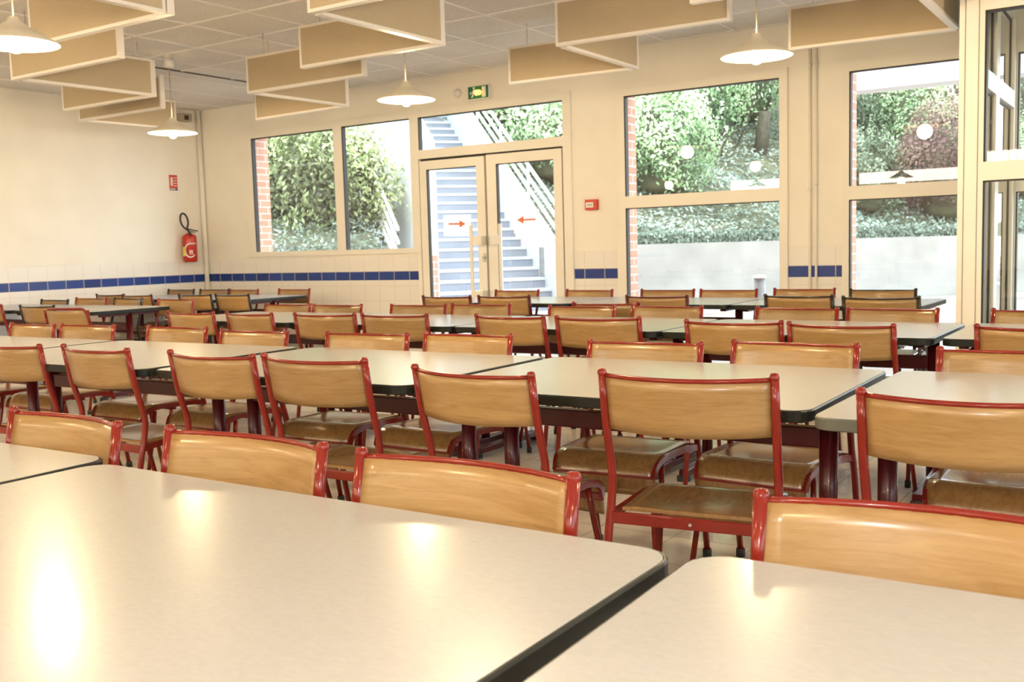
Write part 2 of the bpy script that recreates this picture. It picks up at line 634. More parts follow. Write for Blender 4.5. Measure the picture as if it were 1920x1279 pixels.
# windows and doors -------------------------------------------------
def framed(name, outer, panes, y, depth=0.06, proud=0.02, glass_y=None, parent_kind='structure', mat='alu cream', label=None):
    """frame lying in the x-z plane with rectangular panes; one frame mesh, one pane mesh per opening"""
    root = empty(name, (0, 0, 0), kind=parent_kind)
    x0, x1, z0, z1 = outer
    us = sorted({x0, x1} | {p[0] for p in panes} | {p[1] for p in panes})
    vs = sorted({z0, z1} | {p[2] for p in panes} | {p[3] for p in panes})
    mb = MB()
    for a, b in zip(us, us[1:]):
        for c, d in zip(vs, vs[1:]):
            um, vm = (a + b) / 2, (c + d) / 2
            if any(h[0] < um < h[1] and h[2] < vm < h[3] for h in panes): continue
            mb.box(a, b, y - proud, y - proud + depth, c, d)
    bmesh.ops.remove_doubles(mb.bm, verts=mb.bm.verts[:], dist=1e-5)
    seen = {}
    for f in mb.bm.faces:
        c = f.calc_center_median()
        seen.setdefault((round(c.x, 4), round(c.y, 4), round(c.z, 4)), []).append(f)
    bmesh.ops.delete(mb.bm, geom=[f for v in seen.values() if len(v) > 1 for f in v], context='FACES')
    obj('window_frame', mb, mat, parent=root)
    gy_ = y + depth / 2 - proud if glass_y is None else glass_y
    for p in panes:
        g = MB()
        g.quad((p[0], gy_, p[2]), (p[1], gy_, p[2]), (p[1], gy_, p[3]), (p[0], gy_, p[3]))
        go = obj('pane', g, 'window glass', parent=root)
        w = 0.011
        k_ = MB()
        for (a, b, c, d) in ((p[0], p[0] + w, p[2], p[3]), (p[0], p[1], p[3] - w * 0.7, p[3])):
            k_.box(a, b, y - proud + 0.004, y - proud + depth - 0.004, c, d)
        obj('gasket', k_, 'gasket', parent=root)
    return root


def sq(x0, x1, z0, z1): return (sx(x0), sx(x1), sz(z0) if z0 > 0.2 else z0, sz(z1))


framed('window_1', O1, [sq(-8.53, -7.305, 1.205, 2.45), sq(-7.185, -6.29, 1.2, 2.462)], D)
framed('window_2', (OD[0], OD[1], sz(2.06), OD[3]), [sq(-6.18, -4.553, 2.145, 2.46)], D)
framed('window_3', O3, [sq(-3.945, -2.6, 1.585, 2.43), (sx(-3.945), sx(-2.6), 0.10, sz(1.484))], D)
framed('window_4', O4, [sq(-2.065, -1.11, 1.565, 2.415), (sx(-2.065), sx(-1.11), 0.10, sz(1.464))], D)
framed('window_7', O7, [sq(-0.93, 0.4, 1.565, 2.41), (sx(-0.93), sx(0.4), 0.10, sz(1.464)), sq(0.52, 2.9, 1.565, 2.41), (sx(0.52), sx(2.9), 0.10, sz(1.464))], D)

# double door
tr = MB()
tr.box(OD[0], OD[0] + 0.045, D - 0.02, D + 0.05, 0, sz(2.06))
tr.box(OD[1] - 0.09, OD[1], D - 0.02, D + 0.05, 0, sz(2.06))
tr_o = obj('trim_1', tr, 'alu cream', kind='structure')
gk = MB()
gk.box(sx(-6.195), sx(-4.55), D + 0.022, D + 0.03, sz(2.036), sz(2.062))
gk.box(sx(-6.20), sx(-6.18), D + 0.022, D + 0.03, 0, sz(2.05))
gk.box(sx(-4.575), sx(-4.55), D + 0.022, D + 0.03, 0, sz(2.05))
gk.box(sx(-5.415), sx(-5.385), D + 0.022, D + 0.03, 0, sz(2.05))
obj('gasket', gk, 'gasket', parent=tr_o)


def door(name, x0, x1, px0, px1, ztop, bar_x, bar_mat, side):
    root = framed(name, (x0, x1, 0.01, ztop), [(px0, px1, 0.14, sz(1.953))], D, depth=0.045, proud=0.018)
    h = MB()
    h.box(bar_x - 0.016, bar_x + 0.016, D - 0.085, D - 0.065, 0.62, sz(1.40), 0.004)
    st = bar_x + side * 0.05
    for zz in (0.72, sz(1.25)):
        a, b = sorted((bar_x, bar_x + side * 0.14))
        h.box(a, b, D - 0.078, D - 0.066, zz - 0.045, zz + 0.045, 0.003)
        a, b = sorted((bar_x + side * 0.115, bar_x + side * 0.14))
        h.box(a, b, D - 0.078, D - 0.016, zz - 0.045, zz + 0.045, 0.003)
    obj('door_handle', h, bar_mat, parent=root)
    return root


d1 = door('door_1', sx(-6.182), sx(-5.412), sx(-6.10), sx(-5.505), sz(2.037), sx(-5.545), 'alu cream', 1)
d2 = door('door_2', sx(-5.388), sx(-4.572), sx(-5.28), sx(-4.657), sz(2.043), sx(-5.215), 'white plastic', -1)
lk = MB().tube([(sx(-5.43), D - 0.05, sz(1.09)), (sx(-5.43), D - 0.015, sz(1.09))], 0.014, 12)
lk.box(sx(-5.45), sx(-5.418), D - 0.024, D - 0.016, sz(1.05), sz(1.13), 0.002)
obj('lock', lk, 'steel', parent=d1)

# glass partition (front part parallel to the back wall, side part running back)
PY = sx(6.10)
PX0, PX1 = sx(-1.022), sx(-0.915)
pf = framed('window_5', (PX0, 3.3, 0, H - 0.007), [(sx(-0.893), 0.9, sz(1.572), sz(2.385)), (sx(-0.893), 0.9, 0.10, sz(1.470)),
                                          (1.02, 3.2, sz(1.572), sz(2.385)), (1.02, 3.2, 0.10, sz(1.470))], PY, depth=0.07)
gr = MB()
gr.box(sx(-0.992), sx(-0.990), PY - 0.022, PY - 0.019, 0, H)
gr.box(sx(-0.923), sx(-0.921), PY - 0.022, PY - 0.019, 0, H)
obj('frame_groove', gr, 'gasket', parent=pf)
# side wall of the entrance lobby: frame in the y-z plane
root6 = empty('window_6', kind='structure')
X6 = sx(-0.97)
mb = MB()
ys = [PY + 0.06, sx(6.95), D - 0.03]
panes6 = []
for y0, y1 in ((ys[0], ys[1]), (ys[1], ys[2])):
    panes6.append((y0 + 0.07, y1 - 0.07, 0.14, sz(2.03)))
    panes6.append((y0 + 0.07, y1 - 0.07, sz(2.14), sz(2.62)))
us = sorted({ys[0], ys[2]} | {p[0] for p in panes6} | {p[1] for p in panes6})
vs = sorted({0, H - 0.007} | {p[2] for p in panes6} | {p[3] for p in panes6})
for a, b in zip(us, us[1:]):
    for c, d in zip(vs, vs[1:]):
        um, vm = (a + b) / 2, (c + d) / 2
        if any(h[0] < um < h[1] and h[2] < vm < h[3] for h in panes6): continue
        mb.box(X6 - 0.03, X6 + 0.03, a, b, c, d)
obj('window_frame', mb, 'alu cream', parent=root6)
for p in panes6:
    obj('pane', MB().quad((X6, p[0], p[2]), (X6, p[1], p[2]), (X6, p[1], p[3]), (X6, p[0], p[3])), 'window glass', parent=root6)
    g = MB()
    g.box(X6 - 0.006, X6 + 0.006, p[1] - 0.012, p[1], p[2], p[3])
    g.box(X6 - 0.006, X6 + 0.006, p[0], p[1], p[3] - 0.012, p[3])
    obj('gasket', g, 'gasket', parent=root6)
# side windows behind the photographer's shoulder (real openings that let daylight in)
root8 = empty('window_8', kind='structure')
mb = MB()
for y in (-3.6, -0.9, 1.8, 4.55):
    mb.box(XR, XR + 0.06, y - 0.03, y + 0.08, 0.9, 2.5)
mb.box(XR, XR + 0.06, -3.6, 4.6, 0.88, 0.96); mb.box(XR, XR + 0.06, -3.6, 4.6, 2.44, 2.5)
obj('window_frame', mb, 'alu cream', parent=root8)
obj('pane', MB().quad((XR + 0.05, -3.6, 0.9), (XR + 0.05, 4.6, 0.9), (XR + 0.05, 4.6, 2.5), (XR + 0.05, -3.6, 2.5)), 'window glass', parent=root8)

# skirting tiles
bb = MB(); bb.box(XL, XL + 0.012, YF, D, 0, 0.08)
obj('baseboard_left', bb, 'white plastic', kind='structure')

# ------------------------------------------------------------------ wall fittings


def vpipe(name, x, y, r, z0, z1, label, cuffs=()):
    t = empty(name, (x, y, z0), label=label, cat='pipe')
    obj('tube', MB().tube([(0, 0, 0), (0, 0, z1 - z0)], r, 12), 'wall plain', parent=t)
    for z in cuffs:
        obj('clamp', MB().lathe([(r, z - z0 - 0.015), (r * 1.5, z - z0 - 0.013), (r * 1.5, z - z0 + 0.013), (r, z - z0 + 0.015)], 12), 'white metal', parent=t)
    return t


vpipe('pipe', sx(-2.362), D - 0.013, 0.012, 0, H, 'cream vertical pipe on the pillar beside the doorless big window', (sz(1.56), sz(2.5)))
vpipe('pipe', sx(-2.314), D - 0.011, 0.010, 0, H, 'thinner cream pipe of the pair, nearer to the glass partition', (sz(1.6), sz(2.5)))
vpipe('pipe', XL + 0.035, D - 0.035, 0.028, 0, H - 0.0, 'cream pipe running up the room corner by the fire extinguisher')

# fire extinguisher
ex = empty('fire_extinguisher', (XL + 0.10, sx(7.485), sz(1.114)), label='red fire extinguisher with white swirl mark hanging on the wall near the corner', cat='fire extinguisher')
eh = sz(1.43) - sz(1.114)
er = 0.082
obj('body', MB().lathe([(0, 0), (er * 0.8, 0.0), (er, 0.02), (er, eh - 0.05), (er * 0.93, eh - 0.02), (er * 0.55, eh), (er * 0.25, eh + 0.012), (0, eh + 0.012)], 28), 'extinguisher red', parent=ex)
obj('valve', MB().tube([(0, 0, eh + 0.01), (0, 0, eh + 0.045)], 0.02, 12), 'steel', parent=ex)
hm = MB()
hm.bar((0.0, -0.02, eh + 0.06), (0.02, 0.11, eh + 0.035), 0.022, 0.012, 0.003)
hm.bar((0.0, -0.02, eh + 0.035), (0.02, 0.07, eh + 0.02), 0.018, 0.008, 0.002)
obj('handle', hm, 'rubber black', parent=ex)
loop = []
for k in range(15):
    t = k / 14
    a = -PI * 0.5 + 2 * PI * t
    loop.append((0.02, -0.075 + 0.055 * math.cos(a + 0.25) + 0.05 * (0.5 - abs(t - .5)) * 0, eh + 0.155 + 0.085 * math.sin(a)))
pts = [(0.0, -0.005, eh + 0.03)] + loop[1:-1] + [(0.03, -0.02, eh + 0.03), (0.07, -0.03, eh - 0.02)]
obj('hose', MB().tube(fillet(pts, 0.02, 2), 0.011, 8), 'rubber black', parent=ex)


def arc_band(r, a0, a1, z0f, w, n=24):
    """white strip lying on the cylinder surface"""
    m = MB()
    rows = []
    for k in range(n + 1):
        t = k / n
        a = a0 + (a1 - a0) * t
        zc, hw = z0f(t), w(t)
        rows.append([m.bm.verts.new((r * math.cos(a), r * math.sin(a), zc - hw)), m.bm.verts.new((r * math.cos(a), r * math.sin(a), zc + hw))])
    for A, B in zip(rows, rows[1:]):
        m.bm.faces.new((A[0], B[0], B[1], A[1]))
    return m


# the white C-shaped swirl seen on its front
mk = MB()
def on_cyl(u, v): return ((er + 0.0015) * math.cos(u / er), (er + 0.0015) * math.sin(u / er), v)
cu, cv, ru, rv = -0.035, eh * 0.42, 0.062, 0.078
face = -0.62
prev = None
for k in range(27):
    a = PI * (0.42 + 1.36 * k / 26)
    hw = 0.004 + 0.006 * math.sin(PI * k / 26)
    u_, v_ = ru * math.cos(a), rv * math.sin(a)
    p1 = on_cyl(face * er + u_ * (1 - hw / ru), cv + v_ * (1 - hw / rv)); p2 = on_cyl(face * er + u_ * (1 + hw / ru), cv + v_ * (1 + hw / rv))
    cur = (mk.bm.verts.new(p1), mk.bm.verts.new(p2))
    if prev: mk.bm.faces.new((prev[0], cur[0], cur[1], prev[1]))
    prev = cur
for (u0, u1, v0, v1) in ((-0.012, 0.03, -0.012, -0.004), (-0.012, -0.004, -0.035, 0.012), (0.012, 0.02, -0.035, 0.012), (-0.012, 0.03, -0.035, -0.028), (-0.005, 0.028, 0.006, 0.012)):
    n = 4
    for k in range(n):
        a, b = u0 + (u1 - u0) * k / n, u0 + (u1 - u0) * (k + 1) / n
        mk.bm.faces.new([mk.bm.verts.new(on_cyl(face * er + q, cv - 0.01 + w)) for q, w in ((a, v0), (b, v0), (b, v1), (a, v1))])
sp = None
for k in range(13):
    t = k / 12
    u_ = ru * math.cos(PI * 0.42) + t * 0.055
    v_ = rv * math.sin(PI * 0.42) + 0.004 * t
    cur = (mk.bm.verts.new(on_cyl(face * er + u_, cv + v_ - 0.005)), mk.bm.verts.new(on_cyl(face * er + u_, cv + v_ + 0.006)))
    if sp: mk.bm.faces.new((sp[0], cur[0], cur[1], sp[1]))
    sp = cur
obj('swirl_mark', mk, 'white plastic', parent=ex)
obj('wall_bracket', MB().box(-0.099, -er + 0.01, -0.03, 0.03, eh * 0.55, eh * 0.85, 0.003), 'steel', parent=ex)
simple('label yellow', (0.75, 0.6, 0.1), 0.5)
obj('side_tag', MB().box(-0.01, 0.02, -er - 0.012, -er + 0.002, eh * 0.22, eh * 0.55), 'label yellow', parent=ex)

# extinguisher notice
simple('sign red', (0.62, 0.06, 0.03), 0.4)
simple('sign blue', (0.05, 0.09, 0.28), 0.4)
sg = empty('safety_sign', (XL + 0.004, sx(7.385), sz(2.0)), label='small red and white fire notice above the extinguisher, blue strip below', cat='sign')
obj('panel', MB().box(-0.003, 0.003, -0.055, 0.055, -0.06, 0.095), 'sign red', parent=sg)
pm = MB()
pm.prism([(-0.04, -0.04), (-0.012, -0.04), (-0.012, 0.045), (-0.02, 0.06), (-0.032, 0.06), (-0.04, 0.045)], 0, 0.001)
for k in range(4):
    lo_ = obj('text_line', MB().box(0.0, 0.045, 0.055 - k * 0.03 - 0.008, 0.055 - k * 0.03, 0, 0.001), 'white plastic', parent=sg)
    lo_.rotation_euler = (PI / 2, 0, PI / 2)
    lo_.location = (0.0035, 0, 0.01)
me = pm.mesh('extinguisher_symbol', 'white plastic')
po = obj('extinguisher_symbol', me, None, parent=sg)
po.rotation_euler = (PI / 2, 0, PI / 2)
po.location = (0.0035, 0, 0.01)
obj('blue_strip', MB().box(-0.003, 0.0032, -0.055, 0.055, -0.082, -0.06), 'sign blue', parent=sg)
obj('white_strip', MB().box(-0.003, 0.0034, -0.055, 0.02, -0.072, -0.062), 'white plastic', parent=sg)

# exit sign over the door
simple('exit green', (0.01, 0.16, 0.06), 0.35)
simple('lit amber', (1.0, 0.75, 0.2), 0.4, emit=(1.0, 0.50, 0.06), estr=2.2)
es = empty('exit_sign', (sx(-5.43), D - 0.03, sz(2.617)), label='green and white emergency exit sign above the double door, lit amber in the middle', cat='sign')
obj('housing', MB().box(-0.125, 0.125, -0.02, 0.029, -0.066, 0.066, 0.004), 'white plastic', parent=es)
obj('face', MB().box(-0.118, 0.118, -0.022, -0.018, -0.056, 0.060), 'exit green', parent=es)
pg = MB()
pg.prism([(-0.085, -0.045), (-0.065, -0.045), (-0.045, -0.012), (-0.03, -0.035), (-0.012, -0.028), (-0.03, 0.005), (-0.035, 0.028), (-0.055, 0.028), (-0.075, 0.006), (-0.07, -0.01), (-0.06, 0.0)], 0, 0.001)
pg.lathe([(0, 0.0), (0.012, 0.0), (0.012, 0.001), (0, 0.001)], 12, -0.05, 0.043)
pg.prism([(-0.1, -0.003), (-0.085, 0.012), (-0.085, 0.004), (-0.08, 0.004), (-0.08, -0.01), (-0.085, -0.01), (-0.085, -0.018)], 0, 0.001)
po = obj('running_figure', pg, 'white plastic', parent=es)
po.rotation_euler = (PI / 2, 0, 0); po.location = (0, -0.022, 0.002)
po = obj('door_symbol', MB().box(0.045, 0.09, -0.05, 0.05, 0, 0.001), 'white plastic', parent=es)
po.rotation_euler = (PI / 2, 0, 0); po.location = (0, -0.022, 0.002)
obj('lamp', MB().lathe([(0, -0.024), (0.026, -0.02), (0.038, 0.0), (0.026, 0.02), (0, 0.024)], 18), 'lit amber', parent=es, loc=(0.005, -0.035, -0.002))

# siren dome, call point, junction box, cable socket
dt = empty('alarm_sounder', (sx(-5.696), D - 0.0, sz(2.642)), label='small white round alarm sounder beside the exit sign', cat='alarm')
m_ = MB().lathe([(0, 0.045), (0.02, 0.043), (0.033, 0.025), (0.038, 0.0), (0, 0)], 20)
o = obj('dome', m_, 'white plastic', parent=dt); o.rotation_euler = (PI / 2, 0, 0)
o = obj('base_ring', MB().lathe([(0.036, 0), (0.044, 0), (0.044, 0.012), (0.036, 0.014)], 20), 'white metal', parent=dt); o.rotation_euler = (PI / 2, 0, 0)
cp = empty('fire_call_point', (sx(-4.272), D, sz(1.53)), label='small red manual fire alarm box with white window on the pillar', cat='fire alarm')
obj('housing', MB().box(-0.06, 0.06, -0.045, 0, -0.047, 0.047, 0.005), 'sign red', parent=cp)
obj('window_plate', MB().box(-0.048, 0.028, -0.049, -0.044, -0.026, 0.022, 0.002), 'white plastic', parent=cp)
obj('marks', MB().box(-0.03, -0.02, -0.0505, -0.0485, -0.008, 0.004).box(-0.012, -0.004, -0.0505, -0.0485, -0.008, 0.004).box(0.004, 0.012, -0.0505, -0.0485, -0.008, 0.004), 'gasket', parent=cp)
simple('box brown', (0.42, 0.34, 0.26), 0.5)
jb = empty('junction_box', (XL + 0.07, sx(7.55), H - 0.10), label='small box with dark face up under the ceiling by the room corner', cat='box')
obj('case', MB().box(-0.07, 0.03, -0.07, 0.07, -0.045, 0.045, 0.006), 'box brown', parent=jb)
obj('dark_face', MB().box(-0.03, 0.02, -0.074, -0.069, -0.03, 0.025), 'box brown', parent=jb)
obj('front_disc', MB().box(0.029, 0.033, -0.04, 0.02, -0.03, 0.02), 'gasket', parent=jb)

# arrow papers on the door panes
simple('paper', (0.88, 0.86, 0.84), 0.7, var=0.02)
_nt = MATS['paper'].node_tree
_tl = _nt.nodes.new('ShaderNodeBsdfTranslucent'); _tl.inputs[0].default_value = (0.95, 0.95, 0.93, 1)
_mx = _nt.nodes.new('ShaderNodeMixShader'); _mx.inputs[0].default_value = 0.6
_nt.links.new(_nt.nodes['Principled BSDF'].outputs[0], _mx.inputs[1]); _nt.links.new(_tl.outputs[0], _mx.inputs[2])
_nt.links.new(_mx.outputs[0], _nt.nodes['Material Output'].inputs[0])
simple('arrow red', (0.80, 0.20, 0.09), 0.6, var=0.03)


def paper(x0, x1, z0, z1, d, label, tilt=0.0):
    cx_, cz_ = (x0 + x1) / 2, (z0 + z1) / 2
    t = empty('paper_sign', (cx_, D - 0.002, cz_), label=label, cat='sign')
    t.rotation_euler = (0, tilt, 0)
    w, h = (x1 - x0) / 2, (z1 - z0) / 2
    obj('sheet', MB().box(-w, w, -0.002, 0.0, -h, h), 'paper', parent=t)
    a = MB()
    s = d
    a.prism([(-0.105 * s, -0.008), (0.03 * s, -0.008), (0.03 * s, -0.036), (0.105 * s, 0.0), (0.03 * s, 0.036), (0.03 * s, 0.008), (-0.105 * s, 0.008)], 0, 0.001)
    o = obj('arrow', a, 'arrow red', parent=t)
    o.rotation_euler = (PI / 2, 0, 0); o.location = (0.0, -0.002, 0.015)


paper(sx(-5.917), sx(-5.595), sz(1.30), sz(1.505), 1, 'white sheet with an orange arrow pointing to the door middle, leaf nearer the extinguisher', 0.03)
paper(sx(-5.105), sx(-4.83), sz(1.305), sz(1.52), -1, 'white sheet with orange arrow, on the door leaf nearer the fire alarm pillar', 0.0)

# ------------------------------------------------------------------ acoustic baffles
ZB0, ZB1 = sz(2.40), sz(2.672)
baffles = [
    # x0,y0,x1,y1,label
    (-4.30, 2.30, -4.30, 3.41, 'side-on panel just beyond the nearest glowing lamp, running toward the window wall'),
    (-5.50, 3.415, -4.28, 3.415, 'broad tan panel seen right above and behind the nearest glowing lamp shade'),
    (-6.61, 3.945, -5.43, 3.945, 'tan panel directly behind the lamp-lit broad one, above the extinguisher wall chairs'),
    (-6.58, 3.97, -6.53, 5.02, 'greyish side panel of the zigzag nearest the extinguisher'),
    (-7.67, 5.00, -6.53, 5.01, 'short looking tan panel beneath the greyish side panel'),
    (-8.15, 5.46, -7.01, 5.46, 'lowest tan panel, next to the lamp hung at the room corner'),
    (-8.13, 5.48, -8.08, 6.45, 'pale side panel hanging behind the corner lamp against the cream wall'),
    (-3.74, 3.855, -2.60, 3.855, 'tan panel cut by the top of view in the middle zigzag cluster'),
    (-3.73, 3.87, -3.71, 4.94, 'light side panel of the middle cluster ending above the central lamp cord'),
    (-4.88, 4.93, -3.71, 4.94, 'tan panel of the middle cluster directly above the central lamp'),
    (-5.93, 5.415, -4.76, 5.42, 'tan panel with a thick end above the two pane window'),
    (-5.92, 5.44, -5.87, 6.45, 'pale side panel wedged between the two tan ones above the two pane window'),
    (-7.03, 6.50, -5.87, 6.44, 'far low tan panel closest to the frame of the two pane window'),
    (-3.21, 5.44, -2.10, 5.47, 'long tan panel high in front of the fire alarm pillar, thick white end'),
    (-3.20, 5.47, -3.20, 6.53, 'pale side panel of the cluster between door pillar and tall window'),
    (-4.22, 6.44, -3.19, 6.51, 'tan panel above the fire alarm pillar'),
    (-2.13, 6.57, -1.13, 6.63, 'tan panel above the window pillar pipes, next to the glass partition'),
    (-1.13, 5.60, -1.13, 6.62, 'side panel whose white lower edge meets the partition post'),
    (-2.12, 4.96, -0.95, 5.0, 'near panel cropped at the top of view above the lamp by the partition'),
]
for (x0, y0, x1, y1, lab) in baffles:
    a, b = Vector((sx(x0), sx(y0), 0)), Vector((sx(x1), sx(y1), 0))
    if abs(x1 - x0) < 0.1:
        dd = (b - a).normalized() * 0.03
        a, b = a + dd, b - dd
    L = (b - a).length
    ang = math.atan2(b.y - a.y, b.x - a.x)
    c = (a + b) / 2
    t = empty('acoustic_baffle', (c.x, c.y, ZB0), ang, 'beige baffle, ' + lab, 'ceiling baffle', 'zigzag fabric baffles hanging under the ceiling')
    hgt = ZB1 - ZB0
    th = 0.045
    obj('fabric_panel', MB().box(-L / 2 + 0.012, L / 2 - 0.012, -th / 2 + 0.003, th / 2 - 0.003, 0.012, hgt - 0.012), 'baffle fabric', parent=t)
    fr = MB()
    w = 0.018
    for s_ in (0, 1):
        zz = hgt - w if s_ else 0
        fr.box(-L / 2, L / 2, -th / 2, th / 2, zz, zz + w)
        xx = L / 2 - w if s_ else -L / 2
        fr.box(xx, xx + w, -th / 2, th / 2, w, hgt - w)
    obj('edge_frame', fr, 'white metal', parent=t)
    wr = MB()
    for xx in (-L * 0.35, L * 0.35):
        wr.tube([(xx, 0, hgt - 0.002), (xx, 0, H - ZB0 - 0.001)], 0.0025, 6)
    obj('hanger_wires', wr, 'steel', parent=t)

# ------------------------------------------------------------------ pendant lamps
simple('shade outside', (0.82, 0.74, 0.60), 0.5, var=0.04)
_nt = MATS['shade outside'].node_tree
_tl = _nt.nodes.new('ShaderNodeBsdfTranslucent'); _tl.inputs[0].default_value = (0.9, 0.72, 0.42, 1)
_mx = _nt.nodes.new('ShaderNodeMixShader'); _mx.inputs[0].default_value = 0.12
_nt.links.new(_nt.nodes['Principled BSDF'].outputs[0], _mx.inputs[1]); _nt.links.new(_tl.outputs[0], _mx.inputs[2])
_nt.links.new(_mx.outputs[0], _nt.nodes['Material Output'].inputs[0])

simple('shade inside', (0.9, 0.86, 0.72), 0.5, var=0.03)
simple('bulb glow', (1, 0.9, 0.7), 0.4, emit=(1.0, 0.76, 0.36), estr=18)
simple('cord', (0.5, 0.42, 0.3), 0.5)
ZR = sz(2.2)


def make_pendant():
    t = empty('pendant_lamp', (0, 0, ZR), label='x', cat='pendant lamp', group='conical pendant lamps')
    R_ = 0.205
    prof_o = [(R_, 0.0), (R_ - 0.003, 0.006), (0.10, 0.062), (0.03, 0.112), (0.022, 0.13)]
    m = MB()
    m.lathe(prof_o, 40, mi=0)
    m.lathe([(r - 0.002, z - 0.002) for r, z in prof_o], 40, mi=1)
    me = m.mesh('shade', ['shade outside', 'shade inside'], recalc=False)
    o = obj('shade', me, None, parent=t)
    obj('bulb', MB().lathe([(0, -0.046), (0.02, -0.041), (0.036, -0.02), (0.037, 0.0), (0.022, 0.04), (0.014, 0.07), (0, 0.075)], 20), 'bulb glow', parent=t)
    obj('cord', MB().tube([(0, 0, 0.125), (0, 0, H - ZR - 0.02)], 0.004, 8), 'cord', parent=t)
    obj('ceiling_rose', MB().lathe([(0, H - ZR - 0.001), (0.035, H - ZR - 0.001), (0.035, H - ZR - 0.01), (0.02, H - ZR - 0.03), (0, H - ZR - 0.03)], 20), 'shade outside', parent=t)
    return t


pend = [(-6.96, 5.50, 'cream cone pendant lamp in the room corner with the fire extinguisher'),
        (-4.41, 5.43, 'cream cone pendant lamp glowing in front of the double door transom'),
        (-1.98, 5.54, 'cream cone pendant lamp glowing in front of the tall two part window'),
        (-4.61, 2.77, 'largest looking cone pendant lamp, cut by the view edge near the ceiling'),
        (-7.1, 2.77, None), (-2.0, 2.77, None), (0.5, 2.77, None), (0.5, 5.45, None),
        (-7.1, 0.0, None), (-4.5, 0.0, None), (-1.98, 0.0, None), (0.6, 0.0, None), (-6.6, -2.8, None), (-4.0, -2.8, None), (-1.4, -2.8, None), (1.4, -2.8, None)]
proto = make_pendant()
PL = bpy.data.lights.new('lamp light', 'POINT')
PL.energy = 23
PL.color = (1.0, 0.765, 0.45)
PL.shadow_soft_size = 0.07
for k, (x, y, lab) in enumerate(pend):
    o = proto if k == 0 else copy_tree(proto)
    o.location = (sx(x), sx(y), ZR)
    o['label'] = lab or 'cone pendant lamp out of view, seen only as a window reflection'
    lo = bpy.data.objects.new('lamp_light', PL)
    COL.objects.link(lo)
    lo.location = (sx(x), sx(y), ZR - 0.055)
# the corner lamp hangs from a taller white socket
obj('white_socket', MB().lathe([(0, H - ZR - 0.03), (0.04, H - ZR - 0.03), (0.042, H - ZR - 0.10), (0.03, H - ZR - 0.105), (0, H - ZR - 0.105)], 20), 'white plastic', parent=proto)

# serving-hatch strip lights on the far side behind the photographer (their reflection shows in the panes)
simple('tube glow', (1, 0.95, 0.85), 0.4, emit=(1.0, 0.90, 0.70), estr=9)
for k, (x0, x1) in enumerate(((-8.2, -6.0), (-5.45, -3.1), (-2.9, -0.6), (-0.2, 2.2))):
    t = empty('strip_light', ((x0 + x1) / 2, YF + 0.12, 2.37), label='long white strip light over the serving side, seen only in reflection', cat='strip light', group='strip lights over the serving side')
    obj('housing', MB().box(-(x1 - x0) / 2, (x1 - x0) / 2, -0.12, 0.03, -0.12, 0.14, 0.01), 'white metal', parent=t)
    obj('diffuser', MB().box(-(x1 - x0) / 2 + 0.03, (x1 - x0) / 2 - 0.03, 0.03, 0.06, -0.10, 0.12, 0.01), 'tube glow', parent=t)

# ------------------------------------------------------------------ tables


def rounded_rect(w, d, r, n=5):
    pts = []
    for cx_, cy_, a0 in ((w / 2 - r, d / 2 - r, 0), (-w / 2 + r, d / 2 - r, PI / 2), (-w / 2 + r, -d / 2 + r, PI), (w / 2 - r, -d / 2 + r, 1.5 * PI)):
        for k in range(n + 1):
            a = a0 + PI / 2 * k / n
            pts.append((cx_ + r * math.cos(a), cy_ + r * math.sin(a)))
    return pts


def make_table(L, W, edge='edge dark'):
    t = empty('dining_table', (0, 0, 0))
    top = MB().prism(rounded_rect(L - 0.008, W - 0.008, 0.052), 0.7215, 0.7505)
    obj('tabletop', top, 'laminate', parent=t)
    # T-moulding edge ring with a slightly rounded profile
    m = MB()
    prof = [(-0.004, 0.7500), (-0.001, 0.7495), (0.0015, 0.746), (0.0015, 0.722), (-0.002, 0.719), (-0.02, 0.719)]
    rings = []
    for off, z in prof:
        rings.append([m.bm.verts.new((x, y, z)) for x, y in rounded_rect(L + 2 * off, W + 2 * off, 0.052 + off)])
    for A, B in zip(rings, rings[1:]):
        n = len(A)
        for k in range(n):
            f = m.bm.faces.new((A[k], A[(k + 1) % n], B[(k + 1) % n], B[k])); f.smooth = False
    obj('edge_band', m, edge, parent=t)
    for s_ in (-1, 1):
        x = s_ * (L / 2 - 0.07)
        lg = MB().tube([(x, 0, 0.055), (x, 0, 0.715)], 0.027, 16)
        lo = obj('leg', lg, 'maroon paint', parent=t)
        obj('foot_bar', MB().box(x - 0.025, x + 0.025, -W * 0.37, W * 0.37, 0.022, 0.058, 0.005), 'maroon paint', parent=lo)
        obj('top_bracket', MB().box(x - 0.02, x + 0.02, -W * 0.36, W * 0.36, 0.697, 0.7195, 0.003), 'maroon paint', parent=lo)
        for q in (-1, 1):
            obj('foot_pad', MB().box(x - 0.028, x + 0.028, q * W * 0.37 - 0.02, q * W * 0.37 + 0.02, 0.0, 0.03, 0.004), 'rubber black', parent=lo)
    obj('crossbeam', MB().box(-L / 2 + 0.09, L / 2 - 0.09, -0.02, 0.02, 0.572, 0.632, 0.004), 'maroon paint', parent=t)
    return t


protos = {}
BARS = []


def table(cx_, cy_, L, W, ang, label, group, edge='edge dark'):
    key = (L, W, edge)
    if key in protos:
        o = copy_tree(protos[key])
    else:
        o = protos[key] = make_table(L, W, edge)
    o.location = (cx_, cy_, 0)
    for s_ in (-1, 1):
        BARS.append((cx_ + s_ * (L / 2 - 0.07) * math.cos(ang), cy_, W * 0.37 + 0.03))
    o.rotation_euler = (0, 0, ang)
    tag(o, label, 'table', group)
    return o


